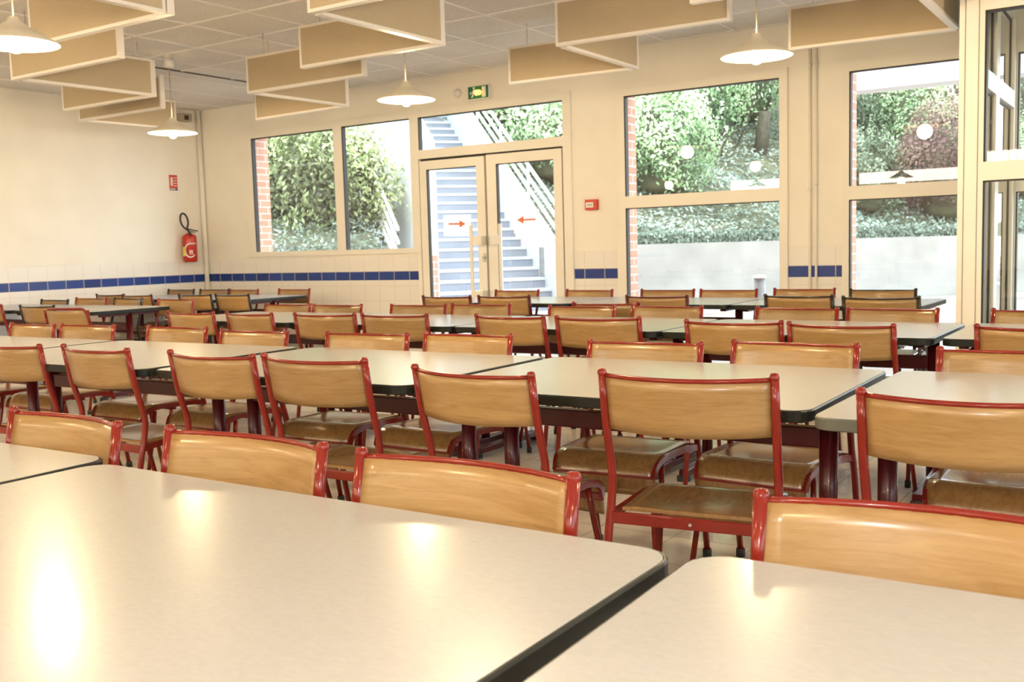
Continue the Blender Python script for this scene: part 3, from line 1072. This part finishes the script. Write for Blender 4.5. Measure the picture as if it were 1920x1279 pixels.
G1 = 'laminate tables of the nearest row'
table(0.105, 0.845, 1.26, 0.86, 0.025, 'nearest row laminate table at the corner closest to us, half out of view', G1)
table(-1.212, 0.815, 1.308, 0.86, 0.0, 'large foreground laminate table showing two lamp glints, middle of nearest row', G1)
table(-2.515, 0.845, 1.27, 0.86, 0.015, 'nearest row laminate table past the foreground one, only a dark edged corner seen', G1)
G2 = 'laminate tables of the second row'
table(-0.094, 2.85, 1.25, 0.965, 0.0, 'second row laminate table with grey rim beside the row end, nearest the partition', G2, 'edge grey')
table(-1.366, 2.872, 1.232, 0.88, 0.012, 'second row laminate table behind the red chair seen whole, black rimmed', G2)
table(-2.632, 2.845, 1.235, 0.88, 0.012, 'second row laminate table with the bright window glint, third from the partition', G2)
table(-3.935, 2.80, 1.27, 0.88, 0.03, 'second row laminate table fourth from the partition, golden glow along its far edge', G2)
table(-5.225, 2.75, 1.25, 0.88, 0.03, 'second row laminate table fifth from the partition, closest to the plain wall', G2)
G3 = 'laminate tables of the third row'
for k, (xa, xb) in enumerate(((-0.80, 0.44), (-2.07, -0.83), (-3.315, -2.085), (-4.56, -3.33), (-5.81, -4.575))):
    table((xa + xb) / 2, 4.825 - 0.004 * k, 1.235, 0.83, 0.0, 'third row laminate table, ' + ('nearest to the glass partition', 'second from the partition post', 'third from the partition post', 'fourth from the partition post', 'fifth from the partition post, at the row end')[k], G3)
G4 = 'laminate tables by the windows'
for k, (xa, xb) in enumerate(((-2.50, -1.275), (-3.74, -2.515), (-4.98, -3.755))):
    table((xa + xb) / 2, 6.85, 1.22, 0.86, 0.0, 'white glaring table by the windows, ' + ('end one beside the glass partition', 'middle one of three', 'the one in front of the double door')[k], G4)
table(-8.03, 7.0, 1.22, 0.86, 0.0, 'white glaring table below the two pane window, its free end toward the door', 'laminate tables in the far corner')
table(-9.15, 7.0, 1.0, 0.86, 0.0, 'laminate table in the far corner right under the fire extinguisher', 'laminate tables in the far corner')
table(-7.90, 5.28, 1.16, 0.78, 0.0, 'laminate table with thick red leg standing out before the tiled side wall', 'laminate tables along the side wall')
table(-9.09, 5.28, 1.16, 0.78, 0.0, 'laminate table touching the tiled side wall, cut by the view edge', 'laminate tables along the side wall')

# ------------------------------------------------------------------ chairs
HW = 0.222      # half distance between back posts at the top


def make_chair(paint, round_top=False):
    t = empty('school_chair', (0, 0, 0))
    posts = []
    for s_ in (-1, 1):
        p = [(s_ * 0.221, -0.222, 0.815), (s_ * 0.221, -0.200, 0.68), (s_ * 0.219, -0.160, 0.545), (s_ * 0.219, -0.172, 0.47), (s_ * 0.222, -0.192, 0.40), (s_ * 0.222, -0.268, 0.012)]
        lo = obj('back_leg', MB().tube(fillet(p, 0.05, 5), 0.0115, 12), paint, parent=t)
        if not round_top:
            obj('post_cap', MB().lathe([(0.0122, 0.808), (0.0128, 0.814), (0.0095, 0.8215), (0, 0.8235)], 14, s_ * 0.221, -0.2225), paint, parent=lo)
        obj('foot_cap', MB().lathe([(0, 0), (0.017, 0), (0.017, 0.03), (0.0145, 0.032)], 12, s_ * 0.222, -0.266), 'rubber black', parent=lo)
        q = [(s_ * 0.185, 0.095, 0.43), (s_ * 0.192, 0.115, 0.33), (s_ * 0.205, 0.20, 0.012)]
        fo = obj('front_leg', MB().tube(fillet(q, 0.03, 3), 0.0100, 10), paint, parent=t)
        obj('foot_cap', MB().lathe([(0, 0), (0.0145, 0), (0.0145, 0.03), (0.0115, 0.032)], 12, s_ * 0.205, 0.199), 'rubber black', parent=fo)

    # side rails that curl over at the front, front crossbar
    fr = MB()
    for s_ in (-1, 1):
        p = [(s_ * 0.219, -0.180, 0.437), (s_ * 0.205, -0.10, 0.445), (s_ * 0.195, 0.09, 0.449), (s_ * 0.190, 0.155, 0.432), (s_ * 0.186, 0.172, 0.392)]
        pf_ = fillet(p, 0.045, 4)
        for a, b in zip(pf_, pf_[1:]):
            fr.bar(a, b + (b - a) * 0.05, 0.012, 0.022, 0.0)
    fr.bar((-0.19, 0.170, 0.388), (0.19, 0.170, 0.388), 0.014, 0.024, 0.003)
    fr.bar((-0.19, -0.02, 0.426), (0.19, -0.02, 0.426), 0.022, 0.012, 0.002)
    obj('seat_frame', fr, paint, parent=t)
    rr = MB().bar((-0.215, -0.184, 0.434), (0.215, -0.184, 0.434), 0.014, 0.030, 0.003)
    ro = obj('rear_rail', rr, paint, parent=t)
    obj('bolt', MB().tube([(0, -0.190, 0.434), (0, -0.194, 0.434)], 0.0045, 10), 'steel', parent=ro)
    # curved top rail: bulges backward between the posts
    n = 14
    if round_top:
        pts = [(-0.221, -0.21, 0.745), (-0.219, -0.222, 0.79)]
        for k in range(n + 1):
            u = -1 + 2 * k / n
            pts.append((u * 0.17, -0.225 - 0.03 * (1 - u * u), 0.824))
        pts += [(0.219, -0.222, 0.79), (0.221, -0.21, 0.745)]
        obj('top_rail', MB().tube(fillet(pts, 0.02, 2), 0.0115, 10), paint, parent=t)
    else:
        pts = []
        for k in range(n + 1):
            u = -1 + 2 * k / n
            pts.append(Vector((u * 0.217, -0.2205 - 0.055 * (1 - u * u), 0.806 - 0.003 * (1 - u * u))))
        tr_ = MB()
        tr_.tube(pts, 0.0062, 8)
        obj('top_rail', tr_, paint, parent=t)
    # curved plywood back
    zt, zb = (0.814, 0.668) if round_top else (0.804, 0.668)

    def back(u, v):
        a = -1 + 2 * u
        z = zb - 0.006 * (1 - a * a) + (zt - zb + 0.002 * (1 - a * a)) * v
        y = -0.193 - 0.0270 * v - 0.055 * (1 - a * a)
        return (a * 0.214, y, z)
    obj('backrest', MB().grid(back, 18, 5, 0.008), 'beech back', parent=t)

    # plywood seat, dished, rolled down at the front
    def seat(u, v):
        a = -1 + 2 * u
        x = a * (0.190 - 0.004 * v)
        s_ = v * 0.44
        if s_ < 0.27:
            y, z = -0.172 + s_, 0.452
            z -= 0.007 * (1 - a * a) * math.sin(PI * min(1, s_ / 0.27))
            z += 0.004 * (s_ / 0.27)
        else:
            th = min(1.35, (s_ - 0.27) / 0.075)
            y = 0.098 + 0.075 * math.sin(th)
            z = 0.456 - 0.075 * (1 - math.cos(th))
            rest = (s_ - 0.27) - 0.075 * 1.35
            if rest > 0:
                z -= rest; y += rest * 0.15
        return (x, y, z + 0.003)
    obj('seat', MB().grid(seat, 12, 22, 0.008), 'beech seat', parent=t)
    return t


CP = {}


def chair(x, y, ang, facing, ztop, kind, label, group):
    """(x, y) is the middle of the top of the back; ang in degrees; facing = sitter looks toward us"""
    if kind in CP:
        o = copy_tree(CP[kind])
    else:
        o = CP[kind] = make_chair({'red': 'red paint', 'maroon': 'maroon paint', 'black': 'black paint', 'round': 'red paint'}[kind], kind == 'round')
    a = math.radians(ang) + (PI if facing else 0)
    off = 0.222
    px_, py_ = x - math.sin(a) * off, y + math.cos(a) * off
    if py_ > 3.9:      # keep the front feet of the farther chairs off the tables' foot bars
        for _ in range(3):
            for s_ in (-1, 1):
                fx = px_ + math.cos(a) * s_ * 0.205 - math.sin(a) * 0.2
                fy = py_ + math.sin(a) * s_ * 0.205 + math.cos(a) * 0.2
                for bx_, by_, bh_ in BARS:
                    if abs(fy - by_) < bh_ and abs(fx - bx_) < 0.044:
                        px_ += (0.045 - abs(fx - bx_)) * (1 if fx >= bx_ else -1)
                        fx = px_ + math.cos(a) * s_ * 0.205 - math.sin(a) * 0.2
    o.location = (px_, py_, 0)
    o.rotation_euler = (0, 0, a)
    zs = max(0.96, min(1.05, ztop / 0.822))
    o.scale = (1, 1, zs)
    o['label'] = label
    o['category'] = 'chair'
    o['group'] = group
    return o


ORD = ['first', 'second', 'third', 'fourth', 'fifth', 'sixth', 'seventh', 'eighth', 'ninth', 'tenth']
# rows: list of (x, y, angle, kind) measured with the back top at z = 0.82 (index 0 = nearest the glass partition)
ROWS = [
    ('nearest', 'F', 1.30, [(-0.262, 1.371, 3.0, 'red'), (-0.997, 1.334, 0, 'red'), (-1.542, 1.341, 0, 'red'), (-2.135, 1.332, -3, 'red')]),
    ('second', 'A', 2.345, [(-0.378, 2.425, 3, 'red'), (-1.121, 2.552, 8, 'red'), (-1.744, 2.401, -5, 'red'), (-2.496, 2.505, 1, 'red'), (-2.987, 2.469, -1, 'red'), (-3.70, 2.47, -3, 'red'), (-4.28, 2.44, 1, 'red')]),
    ('second', 'F', 3.37, [(-0.397, 3.41, 0, 'red'), (-1.106, 3.452, -3, 'red'), (-1.622, 3.326, 4, 'red'), (-2.495, 3.42, 0, 'red'), (-2.978, 3.329, 5, 'red'), (-3.65, 3.283, 2, 'red'), (-4.303, 3.354, 2, 'red'), (-5.019, 3.317, 4, 'red'), (-5.46, 3.263, 0, 'red')]),
    ('third', 'A', 4.35, [(-0.429, 4.332, -1, 'red'), (-1.168, 4.284, -3, 'red'), (-1.667, 4.333, 3, 'red'), (-2.415, 4.43, 5, 'red'), (-2.955, 4.435, -4, 'red'), (-3.722, 4.397, 5, 'red'), (-4.235, 4.351, 6, 'red'), (-4.866, 4.315, -4, 'red'), (-5.377, 4.301, 1, 'red')]),
    ('third', 'F', 5.29, [(-0.481, 5.25, -8, 'red'), (-1.188, 5.28, -4, 'red'), (-1.668, 5.255, -4, 'red'), (-2.443, 5.313, -3, 'red'), (-2.956, 5.222, 1, 'red'), (-3.757, 5.311, 3, 'red'), (-4.194, 5.203, 4, 'red'), (-4.845, 5.125, 3, 'red'), (-5.356, 5.126, 3, 'red')]),
    ('window', 'A', 6.36, [(-1.487, 6.31, 1, 'black'), (-2.047, 6.486, -4, 'black'), (-3.001, 6.362, 5, 'maroon'), (-4.235, 6.288, 4, 'maroon'), (-4.72, 6.22, 3, 'maroon')]),
    ('window', 'F', 7.32, [(-1.69, 7.238, 0, 'black'), (-2.225, 7.33, 0, 'red'), (-2.81, 7.222, 2, 'red'), (-3.31, 7.22, 2, 'red'), (-3.986, 7.18, -3, 'red'), (-4.656, 7.121, 0, 'red')]),
    ('far corner', 'F', 7.46, [(-7.588, 7.371, 0, 'red'), (-8.154, 7.27, 0, 'red'), (-8.74, 7.32, 3, 'black'), (-9.24, 7.29, 0, 'black')]),
    ('far corner', 'A', 6.50, [(-7.33, 6.352, 1, 'black'), (-7.83, 6.33, 2, 'black'), (-8.554, 6.214, 1, 'maroon'), (-9.098, 6.294, 1, 'maroon')]),
]
SPECIAL = {
    ('nearest', 'F', 0): 'pale beech chair with white glint on red rim, cropped, behind the nearest table',
    ('second', 'A', 1): 'red framed chair seen almost whole, empty dark seat showing, back turned to us',
    ('nearest', 'F', 3): 'red chair tucked at the table corner past the dark rimmed edge, nearest row',
}
place = {'nearest': 'the closest table row', 'second': 'the second closest table row', 'third': 'the third closest table row',
         'window': 'the table row by the windows', 'far corner': 'the far corner tables'}
for row, side, lim, lst in ROWS:
    for k, (x, y, ang, kind) in enumerate(lst):
        tw_ = 0.22 * abs(math.sin(math.radians(ang)))
        yt = min(y, lim - tw_) if side == 'A' else max(y, lim + tw_)
        if (row, side, k) == ('second', 'A', 0): yt = 2.295
        if side == 'A': yt = max(yt, y * 0.90)
        sc = yt / y
        zt = EYE - (EYE - 0.822) * sc
        lab = SPECIAL.get((row, side, k))
        if not lab:
            colr = {'red': 'red', 'maroon': 'dark red', 'black': 'black'}[kind]
            sd = 'near side' if side == 'A' else 'far side'
            lab = f"{colr} framed chair, {ORD[k]} from partition, {sd} of {place[row]}"
        chair(x * sc, yt, ang, side == 'F', zt, kind, lab, f"beech school chairs on the {'near' if side == 'A' else 'far'} side of {place[row]}")
gS = 'beech school chairs around the side wall tables'
chair(-2.994, 5.60, 6, False, 0.82, 'red', 'lone red chair between third row and window tables, back toward us', 'beech school chairs standing loose')
chair(-7.33, 5.72, 3, True, 0.815, 'red', 'orange backed chair behind the thick red table leg, its back shining', gS)
chair(-8.03, 5.74, -4, True, 0.818, 'black', 'dark framed chair next to the shining one, far side of side wall table', gS)
chair(-8.62, 5.74, 3, True, 0.818, 'red', 'pale backed chair on the far side of side wall table, third from its free end', gS)
chair(-9.16, 5.72, 0, True, 0.80, 'black', 'low dark chair closest to the tiled wall, far side of side wall table', gS)
chair(-7.95, 4.80, 4, False, 0.81, 'black', 'dark framed orange chair on the near side of side wall table', gS)
chair(-7.10, 4.52, 10, False, 0.80, 'round', 'chair with rounded red tube corners standing at the side wall table end', gS)
chair(-8.60, 4.74, 4, False, 0.815, 'red', 'red chair cut by the view edge beside the side wall table', gS)

# ------------------------------------------------------------------ outside
E_ = Vector((-.783, .622, 0))
Q_ = Vector((.622, .783, 0))
P0 = Vector((-8.6, 14.0, 0))
obj('ground_paving', MB().box(-40, 30, D + 0.26, 60, -0.12, -0.02), 'paving', kind='structure')
W0 = P0 - Q_ * 0.0


def slab_poly(a, b, thick, z0, z1):
    d = (b - a).normalized(); n_ = Vector((-d.y, d.x, 0)) * thick
    return [(a.x, a.y), (b.x, b.y), (b.x + n_.x, b.y + n_.y), (a.x + n_.x, a.y + n_.y)]


wl = MB().prism(slab_poly(P0, P0 + Q_ * 16, 0.25, 0, 1), -0.1, 1.17)
obj('wall_retaining', wl, 'concrete', kind='structure')
kb = MB().prism(slab_poly(P0 - E_ * 0.35, P0 - E_ * 0.35 + Q_ * 16, 0.3, 0, 1), -0.05, 0.04)
obj('kerb', kb, 'concrete pale', kind='structure')


def hill(name, t0, t1, d0, d1, zb, slope, nu=30, nv=16, seed=1):
    rnd = random.Random(seed)

    def fn(u, v):
        t, d = t0 + (t1 - t0) * u, d0 + (d1 - d0) * v
        p = P0 + Q_ * t + E_ * d
        z = zb + slope * (d - d0) + 0.15 * math.sin(t * 1.3 + d) * min(1, (d - d0)) + rnd.uniform(-.05, .05)
        return (p.x, p.y, z)
    return obj(name, MB().grid(fn, nu, nv), 'soil', kind='structure')


hill('terrain_bank', 0.35, 18, 0.25, 16, 1.14, 0.5)
hill('terrain_bank_low', -14, -2.9, -1.5, 14, 1.05, 0.25, seed=3)
bl = P0 - Q_ * 2.9 - E_ * 1.5
wb = MB().prism(slab_poly(bl - Q_ * 11, bl, 0.2, 0, 1), -0.1, 1.1)
obj('wall_low_bank', wb, 'concrete pale', kind='structure')

# staircase
SW = 2.0
st = empty('concrete_staircase', (P0.x, P0.y, 0), label='long pale concrete outdoor staircase climbing behind the double door', cat='staircase')
base = P0 - E_ * 0.9
NS, RISE, TREAD = 30, 0.17, 0.30
sm, nm = MB(), MB()
for k in range(NS):
    a = base + E_ * (TREAD * k)
    b = a - Q_ * SW
    sm.prism([(a.x, a.y), (b.x, b.y), (b.x + E_.x * TREAD, b.y + E_.y * TREAD), (a.x + E_.x * TREAD, a.y + E_.y * TREAD)], max(-0.05, RISE * (k - 3)), RISE * (k + 1) - 0.012)
    nm.prism([(a.x - E_.x * .015, a.y - E_.y * .015), (b.x - E_.x * .015, b.y - E_.y * .015), (b.x + E_.x * TREAD, b.y + E_.y * TREAD), (a.x + E_.x * TREAD, a.y + E_.y * TREAD)], RISE * (k + 1) - 0.045, RISE * (k + 1))
ms = sm.mesh('steps', 'stair concrete'); mn = nm.mesh('nosings', 'step nosing')
for nme, me in (('steps', ms), ('nosings', mn)):
    o = obj(nme, me, None, parent=st)
    o.location = (-P0.x, -P0.y, 0)


def sloped_wall(a, b, thick, h0a, h1a, h0b, h1b):
    m = MB()
    d = (b - a).normalized(); n_ = Vector((-d.y, d.x, 0)) * thick
    A = [Vector((p.x, p.y, z)) for p, z in ((a, h0a), (b, h0b), (b, h1b), (a, h1a))]
    v1 = [m.bm.verts.new(p) for p in A]; v2 = [m.bm.verts.new(p + n_) for p in A]
    m.bm.faces.new(v1); m.bm.faces.new(v2[::-1])
    for k in range(4):
        m.bm.faces.new((v1[k], v2[k], v2[(k + 1) % 4], v1[(k + 1) % 4]))
    return m


top_z = RISE * NS
run = TREAD * NS
for nme, off, hh, cmat in (('cheek_wall', Q_ * 0.0, 0.62, 'concrete pale'), ('side_wall', Q_ * (-SW - 0.2), 2.6, 'canopy white')):
    a = base + off
    b = a + E_ * run
    o = obj(nme, sloped_wall(a, b, -0.2, -0.05, 0.17 + hh, -0.05, top_z + 0.17 + hh), cmat, parent=st)
    o.location = (-P0.x, -P0.y, 0)

# hand rails
for nme, off, lab in (('handrail', Q_ * 0.12, 'white four bar railing on the planted side of the staircase'), ('handrail', Q_ * (-SW - 0.6), 'white railing along the bush side of the staircase')):
    t = empty(nme, (P0.x, P0.y, 0), label=lab, cat='railing')
    a = base + off; b = a + E_ * run
    for k in range(4):
        z = 0.17 + 0.72 + k * 0.2
        o = obj('rail', MB().tube([(a.x, a.y, z), (b.x, b.y, z + top_z)], 0.03, 8), 'rail white', parent=t)
        o.location = (-P0.x, -P0.y, 0)
    for k in range(1, 6):
        p = a + E_ * (run * (k + 0.3) / 6)
        z = 0.17 + top_z * (k + 0.3) / 6
        o = obj('post', MB().tube([(p.x, p.y, z + 0.5), (p.x, p.y, z + 1.34)], 0.022, 8), 'rail white', parent=t)
        o.location = (-P0.x, -P0.y, 0)

# porch canopy, bollard
cn = empty('porch_canopy', (0, 10.2, sz(2.5)), label='white flat porch roof outside above the window by the partition', cat='canopy')
obj('slab', MB().box(-2.75, 5, -0.2, 0.1, 0.035, 0.55), 'canopy white', parent=cn)
cpost = empty('porch_post', (4.2, 10.15, 0), label='white square post holding the porch roof outside', cat='post')
obj('shaft', MB().box(-.08, .08, -.08, .08, -0.02, sz(2.5) + 0.03), 'canopy white', parent=cpost)
bo = empty('bollard', (-3.305, 9.3, -0.02), label='grey round bollard standing outside in front of the concrete wall', cat='bollard')
obj('shaft', MB().lathe([(0, 0), (0.055, 0), (0.052, 0.84), (0, 0.84)], 20), 'bollard grey', parent=bo)
obj('cap', MB().lathe([(0, 0.87), (0.05, 0.868), (0.062, 0.855), (0.062, 0.838), (0.05, 0.836)], 20), 'canopy white', parent=bo)
# pale building far behind
bd = empty('pale_building', (-22, 20, 0), math.radians(50), label='pale building rising beyond the staircase behind the bush', cat='building')
obj('wall', MB().box(-7, 7, 0, 4, 0, 14), 'canopy white', parent=bd)
simple('dark glass', (0.25, 0.3, 0.35), 0.3)
for k in range(3):
    obj('window', MB().box(-5 + k * 4, -3.6 + k * 4, -0.03, 0.02, 8, 9.6), 'dark glass', parent=bd)


def leaf_mesh(name, pts_fn, n, size, mat, seed, flat=0.0):
    """n little pointed leaves; pts_fn(rnd) -> (point, outward normal, tone bias)"""
    rnd = random.Random(seed)
    verts, faces, tones = [], [], []
    for k in range(n):
        p, nn, tb_ = pts_fn(rnd)
        d = (nn + Vector((rnd.uniform(-1, 1), rnd.uniform(-1, 1), rnd.uniform(-1, 1))) * 0.8).normalized()
        a = d.cross(Vector((rnd.uniform(-1, 1), rnd.uniform(-1, 1), rnd.uniform(-1, 1)))).normalized()
        b = d.cross(a)
        s = size * rnd.uniform(0.6, 1.3)
        i0 = len(verts)
        verts += [p - a * s, p + b * s * 0.45, p + a * s, p - b * s * 0.45]
        faces.append((i0, i0 + 1, i0 + 2, i0 + 3))
        tn = max(0, min(1, tb_ + rnd.gauss(0, 0.17)))
        tones += [tn] * 4
    me = bpy.data.meshes.new(name)
    me.from_pydata([tuple(v) for v in verts], [], faces)
    at = me.attributes.new('tone', 'FLOAT', 'POINT')
    at.data.foreach_set('value', tones)
    me.materials.append(MATS[mat])
    return me


def blob_fn(rx, ry, rz, cz=None, seed=0, dens=0.35, loose=0.0):
    cz = rz if cz is None else cz
    lumps = random.Random(seed * 13 + 5)
    ph = [(lumps.uniform(0, 6.28), lumps.uniform(0, 6.28), lumps.uniform(2, 5), lumps.uniform(2, 5)) for _ in range(4)]

    def fn(rnd):
        while True:
            v = Vector((rnd.gauss(0, 1), rnd.gauss(0, 1), rnd.gauss(0, 1))).normalized()
            if v.z > -0.75: break
        th, ph_ = math.atan2(v.y, v.x), math.asin(v.z)
        lump = 1 + (0.09 + 0.07 * loose) * sum(math.sin(a * th + p1) * math.cos(b * ph_ + p2) for p1, p2, a, b in ph)
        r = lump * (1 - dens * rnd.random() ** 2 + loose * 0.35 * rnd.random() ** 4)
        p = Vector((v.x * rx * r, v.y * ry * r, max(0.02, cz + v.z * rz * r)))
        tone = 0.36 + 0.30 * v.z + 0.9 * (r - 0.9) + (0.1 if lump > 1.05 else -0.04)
        return p, v, tone
    return fn


def bush(x, y, z, rx, ry, rz, n, size, mat, label, name='shrub', cat='shrub', seed=1, rot=0.9, trunk=True, group=None):
    t = empty(name, (x, y, z), rot, label, cat, group)
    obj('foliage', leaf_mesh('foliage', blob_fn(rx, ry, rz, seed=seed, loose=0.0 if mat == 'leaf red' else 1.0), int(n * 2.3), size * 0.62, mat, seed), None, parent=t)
    core = MB()
    prof = [(0.0, 0.05), (0.7, 0.2), (0.8, 1.0), (0.6, 1.45), (0, 1.62)]
    core.lathe([(r * min(rx, ry) * 0.72, zz * rz) for r, zz in prof], 14)
    obj('inner_branches', core, 'soil', parent=t)
    sm_ = MB()
    for k in range(5):
        a = k * 1.3
        sm_.tube([(0.1 * math.cos(a), 0.1 * math.sin(a), -0.1), (0.4 * rx * math.cos(a), 0.4 * ry * math.sin(a), rz)], 0.04, 6, r2=0.015)
    obj('stems', sm_, 'bark', parent=t)
    return t


def on_hill(t, d, slope=0.5, zb=1.14): 
    p = P0 + Q_ * t + E_ * d
    return p.x, p.y, zb + slope * max(0, d - 0.25)


# big shrub outside the two-pane window
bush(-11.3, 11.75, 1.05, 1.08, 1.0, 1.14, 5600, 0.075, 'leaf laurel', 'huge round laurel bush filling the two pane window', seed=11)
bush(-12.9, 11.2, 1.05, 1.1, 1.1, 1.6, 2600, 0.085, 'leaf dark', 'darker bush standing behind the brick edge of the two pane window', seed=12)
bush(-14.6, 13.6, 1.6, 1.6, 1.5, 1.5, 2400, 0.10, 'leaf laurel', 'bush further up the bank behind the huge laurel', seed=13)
# hillside planting behind the concrete wall
spec = [
    (3.3, 2.3, 0.95, 0.9, 1.15, 3400, .075, 'leaf green', 'bright leafy shrub at the brick edge of the tall window'),
    (5.1, 4.9, 1.35, 1.2, 1.25, 3000, .09, 'leaf green', 'light green shrub at the middle top of the tall window'),
    (7.3, 5.9, 1.3, 1.2, 1.35, 2600, .085, 'leaf green', 'airy light green bush right behind the bare trunk'),
    (6.4, 8.2, 1.7, 1.4, 1.6, 3200, .11, 'leaf green', 'wide bush between the two light ones at the slope top'),
    (1.4, 3.0, 1.0, 0.9, 0.9, 2200, .08, 'leaf green', 'round green shrub beside the stair railing seen through the door'),
    (1.2, 5.6, 1.3, 1.2, 1.2, 2200, .10, 'leaf green', 'green shrub up the slope seen through the pane over the door'),
    (2.4, 8.6, 1.6, 1.5, 1.7, 2000, .12, 'leaf dark', 'dark green bush high behind the railing, over the door'),
    (4.2, 9.2, 1.8, 1.6, 2.0, 2200, .12, 'leaf green', 'highest green bush of the slope beyond the tall window'),
    (7.45, 1.5, 0.6, 0.6, 0.8, 2400, .06, 'leaf dark', 'dark green shrub at the brick edge of the window by the partition'),
    (8.6, 4.2, 1.1, 1.1, 1.2, 2400, .08, 'leaf dark', 'dark bush behind the shrub at that brick edge'),
    (8.95, 1.0, 1.15, 0.9, 1.25, 5600, .055, 'leaf red', 'clipped dome shrub with reddish leaves in the window by the partition'),
    (10.2, 3.7, 0.95, 0.95, 1.15, 2800, .07, 'leaf green', 'green shrub rising behind the reddish dome'),
    (11.3, 4.6, 1.6, 1.3, 1.35, 2600, .08, 'leaf red', 'wine red bush under the porch roof line'),
    (12.2, 2.0, 1.1, 1.0, 0.95, 2600, .07, 'leaf green', 'yellow green shrub seen through the glass partition'),
    (14.2, 4.0, 1.6, 1.4, 1.6, 1800, .10, 'leaf dark', 'dark bush at the far end of the slope beyond the partition'),
]
for k, (t, d, rx, ry, rz, n, sz_, mt, lab) in enumerate(spec):
    x, y, z = on_hill(t, d)
    bush(x, y, z - 0.15, rx, ry, rz, n, sz_, mt, lab, seed=20 + k)
# trees closing the view above the slope
for k, (t, d, lab) in enumerate(((0.0, 13.0, 'tree behind the top of the stair railing'), (3.0, 13.5, 'tree at the top of the slope above the tall window shrubs'), (6.5, 13.0, 'tree above the bare trunk at the slope top'),
                                 (10.0, 12.5, 'tree above the wine red bush'), (13.5, 12.5, 'tree above the slope beyond the glass partition'))):
    x, y, z = on_hill(t, d)
    bush(x, y, z - 0.2, 2.4, 2.0, 2.6, 2600, .15, 'leaf dark' if k % 2 else 'leaf green', 'leafy ' + lab, name='tree', cat='tree', seed=50 + k, group='trees on top of the slope')

# bare trunk
x, y, z = on_hill(6.7, 4.2)
tt = empty('dead_tree', (x, y, z - 0.1), label='bare cut tree trunk standing on the ivy slope', cat='tree')
obj('trunk', MB().tube([(0, 0, 0), (0.02, 0.02, 0.5), (0.08, 0.04, 1.0)], 0.17, 10, r2=0.13), 'bark', parent=tt)
for k in range(4):
    x, y, z = on_hill(4.7 + k * 0.5, 3.6 + 0.3 * k)
    t = empty('sapling', (x, y, z - 0.1), label=['thin bare stem leaning across the ivy slope', 'second thin bare stem on the ivy slope', 'thin stem close before the bare trunk', 'thin stem just past the bare trunk'][k], cat='sapling')
    obj('stem', MB().tube([(0, 0, 0), (-0.3 + 0.2 * k, 0.1, 0.7), (-0.7 + 0.35 * k, 0.2, 1.7)], 0.022, 6, r2=0.008), 'bark', parent=t)


def ivy(t0, t1, d0, d1, slope, zb, hang, zs=0.16):
    def fn(rnd):
        t = rnd.uniform(t0, t1)
        if rnd.random() < hang:
            d = d0 - rnd.uniform(0.02, 0.14)
            p = P0 + Q_ * t + E_ * (d)
            dz = rnd.uniform(-0.03, 0.20)
            return Vector((p.x, p.y, zb + 0.02 + dz)), -E_, 0.22
        d = d0 + (d1 - d0) * rnd.random() ** 1.5
        p = P0 + Q_ * t + E_ * d
        z = zb + slope * (d - d0) + 0.15 * math.sin(t * 1.3 + d) * min(1, d - d0) + rnd.uniform(0.0, zs)
        return Vector((p.x, p.y, z)), Vector((0, 0, 1)) - E_ * 0.3, 0.45 + 0.2 * math.sin(t * 2.1 + d * 1.7)
    return fn


iv = leaf_mesh('ground_ivy', ivy(0.35, 14, 0.25, 7, 0.5, 1.14, 0.22), 42000, 0.05, 'leaf ivy', 5)
o = obj('ground_ivy', iv, None); tag(o, 'ivy covering the slope and spilling over the concrete wall', 'ivy', kind='stuff')
iv = leaf_mesh('ground_ivy', ivy(-13, -2.9, -1.5, 3.5, 0.25, 1.05, 0.15), 20000, 0.035, 'leaf ivy', 6)
o = obj('ground_ivy', iv, None); tag(o, 'low ivy at the foot of the huge laurel bush', 'ivy', kind='stuff')

# ------------------------------------------------------------------ light
w = bpy.data.worlds.new('World')
scene.world = w
w.use_nodes = True
nt = w.node_tree
bg = nt.nodes['Background']
bg.inputs[0].default_value = (0.84, 0.93, 1.0, 1)
bg.inputs[1].default_value = 3.2


def portal(loc, rot, sx_, sy_):
    l = bpy.data.lights.new('daylight portal', 'AREA')
    l.shape = 'RECTANGLE'; l.size = sx_; l.size_y = sy_
    l.cycles.is_portal = True
    o = bpy.data.objects.new('daylight_portal', l)
    COL.objects.link(o)
    o.location = loc; o.rotation_euler = rot


for (x0, x1, z0, z1) in (O1, OD, O3, O4, O7):
    portal(((x0 + x1) / 2, D + 0.3, (z0 + z1) / 2), (-PI / 2, 0, 0), x1 - x0, z1 - z0)
portal((XR + 0.2, 0.5, 1.7), (0, PI / 2, 0), 1.6, 8.2)

fl = bpy.data.lights.new('camera flash', 'POINT')
fl.energy = 24
fl.color = (1.0, 0.97, 0.95)
fl.shadow_soft_size = 0.05
fo_ = bpy.data.objects.new('camera_flash', fl)
COL.objects.link(fo_)
fo_.location = (-0.02, -0.06, EYE + 0.16)

scene.view_settings.view_transform = 'Standard'
scene.view_settings.look = 'None'
scene.view_settings.exposure = 1.18
scene.cycles.max_bounces = 8
scene.cycles.diffuse_bounces = 4
scene.cycles.glossy_bounces = 4
scene.cycles.transparent_max_bounces = 12
scene.cycles.use_denoising = True
scene.cycles.sample_clamp_indirect = 6
scene.cycles.caustics_reflective = False
scene.cycles.caustics_refractive = False
